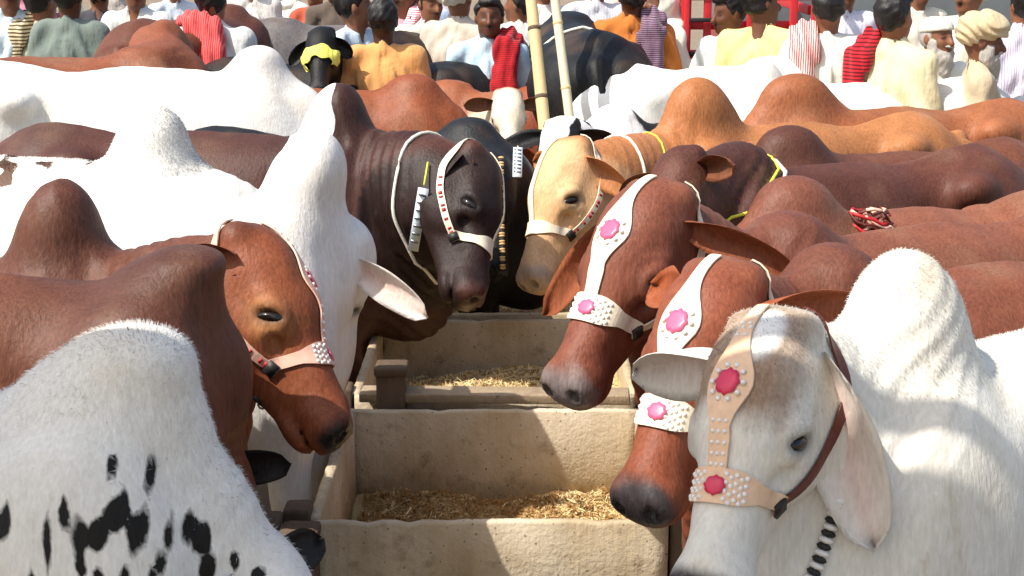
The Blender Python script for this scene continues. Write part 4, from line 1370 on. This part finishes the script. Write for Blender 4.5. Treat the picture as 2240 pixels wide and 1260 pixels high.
    V, Fc = surf(sd_kurta, np.minimum([-.30, -.36, .44], lo + .06), np.maximum([.30, .36, 1.56], hi * np.array([1, 1, 0]) + np.array([0, 0, 1.56])), vox)
    mesh_np('kurta', V, Fc, cloth(*top) if isinstance(top[0], tuple) else cloth(top), root)
    if vest is not None:
        def sd_vest(p):
            e = smax(sd_kurta(p) - .012, -(np.abs(p[:, 1]) - .20) * -1.0, .01)
            e = smax(e, .92 - p[:, 2], .01); e = smax(e, p[:, 2] - 1.43, .01)
            return e
        V, Fc = surf(sd_vest, [-.26, -.30, .86], [.26, .30, 1.50], vox)
        mesh_np('waistcoat', V, Fc, cloth(vest), root)
    def sd_tr(p):
        ay = p.copy(); ay[:, 1] = np.abs(ay[:, 1])
        e = sdC(ay, (0, .085, .80), (.0, .105, .14), .105, .085)
        th = np.arctan2(p[:, 1], p[:, 0])
        return smax(e + F4(.008) * np.sin(th * 6 + p[:, 2] * 8 + seed), .09 - p[:, 2], .01)
    V, Fc = surf(sd_tr, [-.16, -.26, .05], [.16, .26, .95], .03, 0)
    mesh_np('trousers', V, Fc, cloth(trouser), root)
    # ---- head things
    inv = HRm
    def headobj(name, f, lo_, hi_, mat, vx=.010):
        V, Fc = surf(f, lo_, hi_, vx)
        V = V @ inv + pivot
        return mesh_np(name, V, Fc, mat, root)
    if hair in ('short', 'grey'):
        def f(q):
            e = sdE(q, (-.024, 0, .142), (.103, .088, .112))
            ax = q[:, 0] - .040 + np.clip(.165 - q[:, 2], -.02, .3) * .55
            e = smax(e, ax, .012)
            e = smax(e, -(q[:, 2] - .020), .015)
            return e + F4(.007) * wob(q, seed + 3, 70, 2)
        headobj('hair', f, [-.15, -.12, -.02], [.12, .12, .28], HAIR if hair == 'short' else GREYHAIR)
        def f2(q):
            e = sdE(q, (.03, 0, .205), (.062, .066, .034))
            return e + F4(.005) * wob(q, seed + 4, 70, 2)
        headobj('forelock', f2, [-.07, -.09, .15], [.12, .09, .27], HAIR if hair == 'short' else GREYHAIR, .012)
    elif hair == 'turban':
        def f(q):
            e = sdE(q, (-.016, 0, .190), (.135, .116, .092))
            e = smin(e, sdE(q, (-.06, .02, .150), (.10, .11, .08)), .03)
            e = smax(e, (.112 + q[:, 0] * .42) - q[:, 2], .015)
            fold = np.sin((q[:, 2] * 1.0 + q[:, 0] * .55 + np.abs(q[:, 1]) * .35) * F4(105.0) + 1.2 * np.sin(q[:, 1] * 25) + F4(4.0) * wob(q, seed + 2, 14, 2))
            return e + F4(.0065) * fold + F4(.007) * wob(q, seed, 30, 2)
        headobj('turban', f, [-.19, -.16, .02], [.16, .16, .32], cloth(cap or (205, 190, 160)), .009)
    elif hair == 'cap':
        def f(q):
            e = sdE(q, (-.014, 0, .160), (.108, .090, .086))
            e = smax(e, .150 + q[:, 0] * .15 - q[:, 2], .008)
            return smax(e, q[:, 2] - .236, .02)
        headobj('skullcap', f, [-.15, -.12, .08], [.13, .12, .28], cloth(cap or (225, 220, 208)))
        def f2(q):
            e = sdE(q, (-.018, 0, .120), (.101, .083, .10))
            return smax(smax(e, q[:, 0] - .02, .01), np.maximum(q[:, 2] - .155, .06 - q[:, 2]), .01)
        headobj('hair', f2, [-.15, -.12, .0], [.10, .12, .22], GREYHAIR if beard == 'grey' else HAIR)
    elif hair == 'shawl':
        def f(q):
            e = sdE(q, (-.028, 0, .110), (.128, .112, .150))
            e = smax(e, -sdE(q, (.06, 0, .09), (.10, .074, .115)), .012)
            e = smin(e, sdE(q, (-.04, 0, -.06), (.12, .18, .10)), .05)
            return e + F4(.007) * np.sin(q[:, 2] * 45 + q[:, 0] * 30 + seed) + F4(.006) * wob(q, seed, 30, 2)
        headobj('head_shawl', f, [-.22, -.22, -.20], [.16, .22, .30], cloth(cap or (220, 214, 200)), .012)
    if beard:
        def f(q):
            e = sdE(q, (.046, 0, .012), (.060, .068, .058))
            e = smin(e, sdE(q, (.066, 0, -.050), (.042, .046, .066)), .04)
            e = smin(e, sdE(np.stack([q[:, 0], np.abs(q[:, 1]), q[:, 2]], 1), (.022, .066, .055), (.040, .018, .062)), .03)
            e = smin(e, sdE(q, (.096, 0, .068), (.016, .036, .010)), .012)
            e = smax(e, -sdE(q, (.098, 0, .054), (.028, .026, .010)), .008)
            return e + F4(.005) * wob(q, seed + 8, 80, 2)
        headobj('beard', f, [-.04, -.12, -.14], [.15, .12, .14], GREYHAIR if beard == 'grey' else HAIR)
    # ---- scarf
    if scarf is not None:
        sg = scarf_side
        sm = cloth(*scarf) if isinstance(scarf[0], tuple) else cloth(scarf)
        def fs(p):
            if scarf_style == 'shoulder':     # hangs over one shoulder front and back
                pts = [(.135, sg * .13, .98), (.150, sg * .12, 1.20), (.085, sg * .115, 1.43), (-.03, sg * .115, 1.475), (-.135, sg * .12, 1.40), (-.165, sg * .13, 1.15), (-.16, sg * .14, .95)]
                w_ = .075
            elif scarf_style == 'back':       # bundled on the upper back and neck
                pts = [(.07, .13, 1.36), (-.02, .12, 1.47), (-.095, .05, 1.47), (-.11, -.03, 1.44), (-.145, -.05, 1.30), (-.16, -.06, 1.18)]
                w_ = .078
            else:                              # round the neck
                pts = [(.13, .09, 1.10), (.12, .09, 1.34), (.03, .12, 1.46), (-.07, .06, 1.49), (-.07, -.06, 1.49), (.03, -.12, 1.46), (.12, -.09, 1.34), (.13, -.09, 1.08)]
                w_ = .058
            e = None
            for i in range(len(pts) - 1):
                x = sdC(p, pts[i], pts[i + 1], w_, w_, ((1, 0, 0), .5))
                e = x if e is None else smin(e, x, .03)
            e = np.maximum(e, np.minimum(-(sd_kurta(p) - .004), 9))
            return e + F4(.008) * np.sin(p[:, 1] * 95 + 2 * np.sin(p[:, 2] * 11)) + F4(.006) * wob(p, seed + 9, 34, 2)
        V, Fc = surf(fs, [-.28, -.30, .82], [.28, .30, 1.60], .014)
        mesh_np('scarf', V, Fc, sm, root)
    if lean: root.rotation_euler = (0, math.radians(lean), math.radians(yaw))
    return root
# ------------------------------------------------------------------ bamboo poles
BAMB = mat_plain('bamboo', lin(216, 188, 136), .5, .4, nscale=8, namt=.2, bstr=.2, scl=(6, 6, .7))
BAMB2 = mat_plain('pale_bamboo', lin(214, 202, 170), .5, .4, nscale=8, namt=.2, bstr=.2, scl=(6, 6, .7))
def pole(a, b, r, mat, label):
    a, b = np.array(a), np.array(b)
    dr = nrm(b - a)
    base = b + dr * ((0 - b[2]) / dr[2]); top = a - dr * ((a[2] - 3.3) / dr[2])
    L = np.linalg.norm(top - base); dr = nrm(top - base)
    root = empty('bamboo_pole', tuple(base))
    tag(root, label, 'pole', 'bamboo poles')
    n = int(L / .34); mb = MB(); pts = []; rad = []
    for i in range(n):
        for f, k in ((.03, 1.0), (.5, .97), (.95, 1.0)):
            pts.append(dr * L * (i + f) / n); rad.append(r * k * (1 - .15 * i / n))
    mb.tube(pts, rad, 14); mb.build('culm', mat, root, True)
    for i in range(1, n):
        mb = MB(); c = dr * L * i / n; rr = r * (1 - .15 * i / n)
        mb.tube([c - dr * .012, c - dr * .004, c + dr * .004, c + dr * .012], [rr * .99, rr * 1.10, rr * 1.10, rr * .99], 14)
        mb.build('node_ring', BAMB if mat is BAMB2 else POSTM, root, True)
pole(P(1162, 0, 7.7), P(1187, 240, 7.6), .033, BAMB, 'thick yellow bamboo pole, left of the two')
pole(P(1214, 0, 8.1), P(1240, 210, 8.0), .027, BAMB2, 'thinner pale bamboo pole, right of the two')

# ------------------------------------------------------------------ red trailer and grey bus far behind
def gate(d):
    root = empty('cattle_trailer', tuple(P(1620, 200, d) * np.array([1, 1, 0])))
    tag(root, 'red slatted cattle trailer with a ladder behind the crowd', 'trailer')
    o0 = np.array(root.location)
    x0, x1 = P(1496, 0, d)[0] - o0[0], P(1775, 0, d)[0] - o0[0]
    RED = mat_plain('trailer_red', lin(196, 40, 46), .45, .45, nscale=12, namt=.25)
    DRED = mat_plain('trailer_dark_red', lin(112, 24, 26), .5, .4, nscale=12, namt=.3)
    def bx(n, c, h, m):
        mb = MB(); mb.box(c, h); return bevel(mb.build(n, m, root), .006)
    for i in range(7):
        x = x0 + (x1 - x0) * i / 6
        bx('post', (x, 0, 1.35), (.024 if i else .032, .025, 1.35), RED)
    for i in range(11):
        bx('rail', ((x0 + x1) / 2, .052 if i % 2 else .055, .75 + .19 * i), ((x1 - x0) / 2, .02, .028), RED)
    bx('panel', ((x0 + x1) / 2, .09, .70), ((x1 - x0) / 2, .015, .32), DRED)
    for i in range(9):
        bx('rung', (x0 + .13, -.05, .45 + .22 * i), (.11, .014, .014), BLACKL)
    for sx in (x0 - .0, x0 + .26): bx('ladder_stile', (sx, -.05, 1.25), (.018, .018, 1.25), RED)
    bx('deck', ((x0 + x1) / 2, 1.6, .55), ((x1 - x0) / 2, 1.45, .05), DRED)
    for s_ in (x0, x1):
        for j in range(5): bx('side_rail', (s_, 1.6, .9 + .35 * j), (.02, 1.45, .03), RED)
    for sx in (x0 + .1, x1 - .1):
        for y_ in (.7, 2.3):
            mb = MB(); mb.tube([(sx - .09, y_, .30), (sx + .09, y_, .30)], .30, 20); mb.build('wheel', BLACKL, root, True)
gate(10.0)
def bus(d):
    root = empty('parked_bus', tuple(P(1990, 200, d) * np.array([1, 1, 0])))
    tag(root, 'parked bus with grey windows and a dull red lower body at upper right', 'bus')
    GR = mat_plain('bus_grey', lin(120, 128, 130), .4, .5, nscale=6, namt=.2)
    LOW = mat_plain('bus_red', lin(142, 60, 54), .45, .45, nscale=6, namt=.25)
    m, t, b, N, L = new_mat('bus_glass'); b.inputs['Base Color'].default_value = (.06, .08, .085, 1); b.inputs['Roughness'].default_value = .08
    def bx(n, c, h, m_, p=None):
        mb = MB(); mb.box(c, h); return bevel(mb.build(n, m_, p or root), .015)
    bx('lower_body', (.8, 1.2, .85), (2.2, 1.1, .45), LOW)
    bx('upper_body', (.8, 1.2, 2.0), (2.19, 1.08, .70), GR)
    bx('roof', (.8, 1.2, 2.75), (2.16, 1.05, .06), GR)
    bx('trim', (.8, .09, 1.31), (2.2, .02, .03), STEEL)
    for i in range(5):
        w_ = bx('window', (-1.05 + .85 * i, .115, 2.02), (.38, .012, .42), STEEL)
        bx('pane', (-1.05 + .85 * i, .105, 2.02), (.34, .010, .38), m, w_)
    for x in (-.7, 2.3):
        mb = MB(); mb.tube([(x, .12, .42), (x, .38, .42)], .42, 24); mb.build('wheel', BLACKL, root, True)
bus(12.2)

# ------------------------------------------------------------------ the crowd
W_ = (216, 216, 210)
person('man in pale blue clothing at the far left edge', 18, -22, 9.9, 285, (206, 220, 226), seed=2, arms={'R': ((.10, -.27, 1.15), (.26, -.16, 1.22))})
person('person wrapped in a dusty pink and purple shawl at far left', 66, -18, 10.7, 95, (150, 84, 104), hair='shawl', cap=(190, 120, 140), seed=3)
person('man with a cream and brown striped scarf, left of the grey green kurta', 92, 4, 9.9, 60, (176, 170, 150), scarf=((216, 200, 160), (92, 70, 50), 14.0, 2), scarf_style='shoulder', scarf_side=1, seed=4)
person('man in a grey green kurta seen from behind', 150, -8, 9.6, 84, (112, 124, 116), skin=(92, 56, 40), seed=5, vox=.016)
person('man in charcoal clothing beside the grey green kurta', 216, -16, 11.4, 92, (66, 64, 70), trouser=(60, 60, 64), build=1.2, seed=6)
person('man in a white shirt between the charcoal clothing and the red cloth', 296, -22, 10.6, 255, W_, seed=7, hyaw=30, arms={'R': ((.08, -.27, 1.14), (.28, -.20, 1.10))})
person('man in white with a red cloth over his back and shoulders', 442, 2, 8.9, 82, W_, scarf=((196, 50, 56), (226, 110, 104), 26.0, 1), scarf_style='back', seed=8, vox=.016, lean=6)
person('man in long white clothing behind the red cloth wearer', 548, -40, 13.2, 100, (216, 212, 204), seed=9)
person('man in light blue shirt left of the orange kurta', 778, 14, 9.2, 320, (200, 216, 226), seed=10, vox=.016, hyaw=50, arms={'L': ((-.12, .27, 1.16), (-.02, .22, .98))})
person('man in an orange kurta seen from behind', 838, 44, 8.75, 92, (218, 158, 96), trouser=(200, 140, 80), skin=(70, 44, 34), seed=11, vox=.014, hvox=.013)
person('person in a pink and white checked scarf behind the orange kurta', 884, -14, 10.4, 240, (214, 150, 160), scarf=((214, 120, 140), (236, 226, 226), 22.0, 2), scarf_style='neck', seed=12)
person('man in a pale sky blue kurta behind the orange one', 912, -26, 11.6, 80, (186, 204, 226), seed=13)
person('man in off white with a pale cap left of the beige kurta', 940, 6, 10.3, 280, (224, 220, 200), hair='cap', seed=14, hyaw=20, hpitch=10)
person('man in a beige kurta and pale turban seen from behind', 1004, -2, 10.0, 70, (206, 190, 172), hair='turban', cap=(224, 214, 196), seed=15, vox=.016)
person('moustached man in pale blue facing the camera with a red shawl on one shoulder', 1070, 38, 9.0, 262, (184, 208, 220), skin=(108, 66, 44), scarf=((186, 32, 40), (120, 16, 24), 30.0, 2), scarf_style='shoulder', scarf_side=1, seed=16, vox=.014, hvox=.011, hyaw=8)
person('man in bright white behind the red shawl', 1135, 10, 10.6, 90, W_, seed=17, hyaw=70)
person('man in a white striped shirt behind the black bull', 1304, -40, 11.2, 90, ((220, 224, 228), (170, 178, 190), 30.0, 1), seed=18)
person('person in an orange brown dress with a purple scarf, beside the black bull', 1384, -8, 9.6, 84, (190, 112, 48), trouser=(150, 84, 40), scarf=((88, 52, 68), (140, 120, 140), 26.0, 2), scarf_style='shoulder', scarf_side=-1, skin=(92, 54, 38), seed=19, vox=.015)
person('person draped in cream cloth beside the red ladder', 1440, 4, 9.9, 210, (232, 226, 208), hair='shawl', cap=(226, 220, 204), seed=20, vox=.016)
person('moustached man in a white shirt in front of the red trailer', 1598, 28, 9.3, 215, (212, 216, 210), skin=(112, 68, 46), seed=21, vox=.016, hvox=.011, hyaw=-10, hpitch=10, arms={'R': ((.06, -.27, 1.12), (.24, -.16, 1.04)), 'L': ((.02, .28, 1.14), (.24, .18, 1.12))})
person('man in a pale yellow kurta with dark hair before the red trailer', 1668, 8, 9.1, 60, (224, 210, 140), skin=(110, 70, 48), seed=22, vox=.015, hyaw=-40)
person('black haired man in white with a red striped cloth on one shoulder, seen from behind', 1812, 18, 8.5, 80, (216, 214, 204), scarf=((200, 60, 60), (236, 230, 220), 26.0, 1), scarf_side=1, seed=23, vox=.014)
person('man in pale lavender white behind the black haired man', 1850, -20, 11.2, 275, (220, 220, 232), seed=24)
person('young man in a cream kurta with red striped shawl, looking right', 1958, 38, 8.0, 40, (214, 204, 164), skin=(142, 88, 60), moust=False, scarf=((190, 32, 44), (96, 10, 22), 17.0, 2), scarf_style='shoulder', scarf_side=1, seed=25, vox=.013, hvox=.010)
person('man in white with a pale skullcap between the young man and the turban', 2052, 82, 8.4, 300, (236, 232, 216), hair='cap', cap=(226, 222, 206), beard='grey', seed=26, vox=.015, hvox=.012)
person('old man with a grey beard and beige turban looking right', 2146, 90, 8.0, -12, (188, 172, 144), skin=(120, 78, 56), hair='turban', cap=(196, 178, 142), beard='grey', moust=False, seed=27, vox=.013, hvox=.010, hpitch=8)
person('man in a white and lilac striped shirt at the right edge', 2244, 10, 8.6, 100, ((232, 226, 232), (196, 180, 204), 24.0, 1), seed=28, vox=.016)
person('man in cream white behind the beige turban', 2120, -10, 10.0, 250, (222, 216, 196), hair='turban', cap=(224, 216, 200), seed=29, hyaw=-30, arms={'L': ((.08, .27, 1.18), (.20, .16, 1.36))})

for (u, v, d, yw, colr, lab) in (
    (120, -30, 14.0, 270, (226, 220, 208), 'distant man in cream above the striped scarf'),
    (250, -34, 14.5, 120, (180, 170, 160), 'distant man in dull beige beside the charcoal clothing'),
    (380, -30, 13.6, 300, (206, 214, 222), 'distant man in pale blue left of the red cloth'),
    (480, -34, 14.6, 200, (228, 226, 220), 'distant man in white above the dark brown animal'),
    (620, -28, 14.0, 250, (236, 232, 222), 'distant man in white above the grey animal'),
    (690, -20, 12.6, 250, (176, 84, 60), 'distant man in rust red behind the yellow cloth'),
    (735, -30, 12.2, 260, (92, 80, 70), 'distant man in dark brown left of the light blue shirt'),
    (965, -34, 14.2, 90, (190, 184, 190), 'distant man in grey behind the beige turban'),
    (1190, -24, 12.8, 100, (232, 228, 224), 'distant man in white between the bamboo poles'),
    (1350, -36, 13.4, 80, (200, 190, 176), 'distant man in beige above the orange dress'),
    (2010, -24, 11.6, 290, (222, 214, 196), 'distant man in cream before the bus')):
    person(lab, u, v, d, yw, colr, seed=int(u), vox=.026, hvox=.02, hair=('short', 'cap', 'short', 'turban', 'shawl')[int(u) // 5 % 5], hyaw=int(u) % 60 - 30, cap=(220, 214, 198))
# ------------------------------------------------------------------ small things
# white cord round the black bull
c = BB
pts, dirs = [], []
for k in range(40):
    a = 2 * math.pi * k / 40
    pts.append((-.55 * c.s, .3 * math.sin(a), .9 * c.s + .3 * math.cos(a))); dirs.append((0, math.sin(a), math.cos(a)))
p = proj(c, pts, dirs, .006, .25)
mb = MB(); mb.tube(list(p) + [p[0]], .010, 6, False); mb.build('girth_cord', WHITEC, c.root, True)
# yellow cloth over the black face
c = L13
fr = c.frH; dv = lambda d: nrm(np.asarray(d, float) @ c.HR)
pts = [fr((.25, .14 * math.sin(a), -.07 + .12 * math.cos(a))) for a in np.linspace(-1.9, 1.9, 15)]
dirs = [dv((0, math.sin(a), math.cos(a))) for a in np.linspace(-1.9, 1.9, 15)]
ribbon(c, pts, dirs, [.036 + .012 * math.sin(i * 1.7) for i in range(15)], 'face_cloth', CLOTHY, c.root, off=.008, th=.006, n=40)
# red halter bundle lying on the back of a brown animal
_q = R3b.w2l(P(1850, 440, 5.1)); _q[1] = min(max(_q[1], 0.40), .1)
_q = proj(R3b, [_q], [(0, 0, 1)], .0, .5)[0]
bundle = empty('rope_bundle', tuple(_q @ R3b.R + R3b.org))
tag(bundle, 'bundle of red and white halter ropes resting on a brown back at right', 'ropes')
r = random.Random(8)
for i in range(22):
    mb = MB(); q = []
    a0 = r.uniform(0, 6.28); rr = r.uniform(.02, .07)
    for k in range(12):
        a = a0 + k * .42
        q.append((rr * math.cos(a) * 1.1 + .02 * r.random(), rr * math.sin(a) * .6, .015 + .05 * math.sin(a * .7 + i) * .8 + .02 * r.random()))
    mb.tube(q, r.uniform(.004, .0075), 6)
    mb.build('rope', [BROWNL, PALEPINK, REDM, BROWNL, PALEPINK][i % 5], bundle, True)
# short pipe standing on the trough corner behind the white ear
mb = MB(); n = 20
V = []; F = []
for R_, z in ((.034, -.09), (.034, .05), (.026, .05), (.026, -.09)):
    for k in range(n): V.append((R_ * math.cos(6.2832 * k / n), R_ * math.sin(6.2832 * k / n), z))
for i in range(3):
    for k in range(n): F.append((i * n + k, i * n + (k + 1) % n, (i + 1) * n + (k + 1) % n, (i + 1) * n + k))
mb.add(V, F)
o = mb.build('plastic_pipe', mat_plain('pvc', lin(222, 214, 196), .45, .4, nscale=20, namt=.12), None, True)
o.location = tuple(P(858, 620, 6.15)); o.rotation_euler = (1.15, .25, 0)
tag(o, 'short cream pipe end lying on the trough corner below the white ear', 'pipe')
# tethers from the noses to the trough posts
def tether(a, b, sag, label, m=BLACKL, r_=.006):
    a, b = np.array(a), np.array(b)
    root = empty('tether', tuple(b)); tag(root, label, 'rope')
    n = 16; pts = [(a + (b - a) * t - np.array([0, 0, sag * 4 * t * (1 - t)])) - b for t in np.linspace(0, 1, n)]
    mb = MB(); mb.tube(pts, r_, 6); mb.build('rope', m, root, True)
    for k in range(1, n - 1, 2):
        mb = MB(); c0 = np.array(pts[k])
        mb.tube([c0 + np.array([math.cos(x) * r_ * 1.9, 0, math.sin(x) * r_ * 1.9]) for x in np.linspace(0, 6.28, 9)], r_ * .5, 5, False)
        mb.build('link', STEEL, root, True)
w_of = lambda c, q: c.frH(np.array(q)) @ c.R + c.org
tether(w_of(L3, (.36, -.07, -.19)), (-.60, 4.9, .54), .05, 'dark chain hanging from the pink halter to the trough edge')
tether(w_of(R3, (.33, .06, -.20)), (.47, 4.6, .52), .04, 'dark chain below the jaw of the brown head in white flower halter')

# ------------------------------------------------------------------ canvas awning out of view, added to shade the nearest animals
def mat_canvas():
    m, t, b, N, L = new_mat('canvas')
    tc = nd(t, 'ShaderNodeTexCoord').outputs['Object']
    n = noise(t, tc, 2.2, 5, .6)
    c = mixc(t, n, lin(232, 226, 212), lin(244, 240, 230))
    L.new(c, b.inputs['Base Color']); b.inputs['Roughness'].default_value = .9
    tr = nd(t, 'ShaderNodeBsdfTranslucent'); L.new(c, tr.inputs['Color'])
    mx = nd(t, 'ShaderNodeMixShader'); mx.inputs[0].default_value = .8
    out = t.nodes['Material Output']
    L.new(b.outputs[0], mx.inputs[1]); L.new(tr.outputs[0], mx.inputs[2]); L.new(mx.outputs[0], out.inputs[0])
    return m
root = empty('added_shade_awning', (-1.9, .6, 0))
tag(root, 'unseen cream canvas awning on timber posts, added to shade the near end of the row', 'awning')
nx_, ny_ = 40, 36
X, Y = np.meshgrid(np.linspace(-3.7, .22, nx_), np.linspace(.35, 2.10, ny_))
edge = .05 * np.sin(X * 5.0) * np.clip((Y - 1.7) / .4, 0, 1)
Z = 3.02 - .10 * np.sin((X + 3.7) / 3.6 * math.pi) - .03 * np.sin(Y * 3 + X) + .06 * (Y - .3)
V = np.stack([X.ravel() + 1.9, (Y + edge).ravel() - .6, Z.ravel()], 1)
a = (np.arange(ny_ - 1)[:, None] * nx_ + np.arange(nx_ - 1)[None]).ravel()
o = mesh_np('canvas', V, np.stack([a, a + 1, a + nx_ + 1, a + nx_], 1), mat_canvas(), root)
so = o.modifiers.new('thickness', 'SOLIDIFY'); so.thickness = .004
for (x, y) in ((-3.72, -.9), (-3.72, 2.12), (0.24, -.9)):
    zt = 3.20
    mb = MB(); mb.tube([(x + 1.9, y - .6, 0), (x + 1.9, y - .6, zt)], .035, 10); mb.build('shade_awning_post', POSTM, root, True)
for a_, b_ in (((-3.72, 2.12), (0.24, 2.12)), ((0.24, -.9), (0.24, 2.12)), ((-3.72, -.9), (-3.72, 2.12)), ((-3.72, .33), (0.24, .33))):
    mb = MB(); mb.tube([(a_[0] + 1.9, a_[1] - .6, 3.17), (b_[0] + 1.9, b_[1] - .6, 3.17)], .03, 10); mb.build('shade_awning_bar', POSTM, root, True)
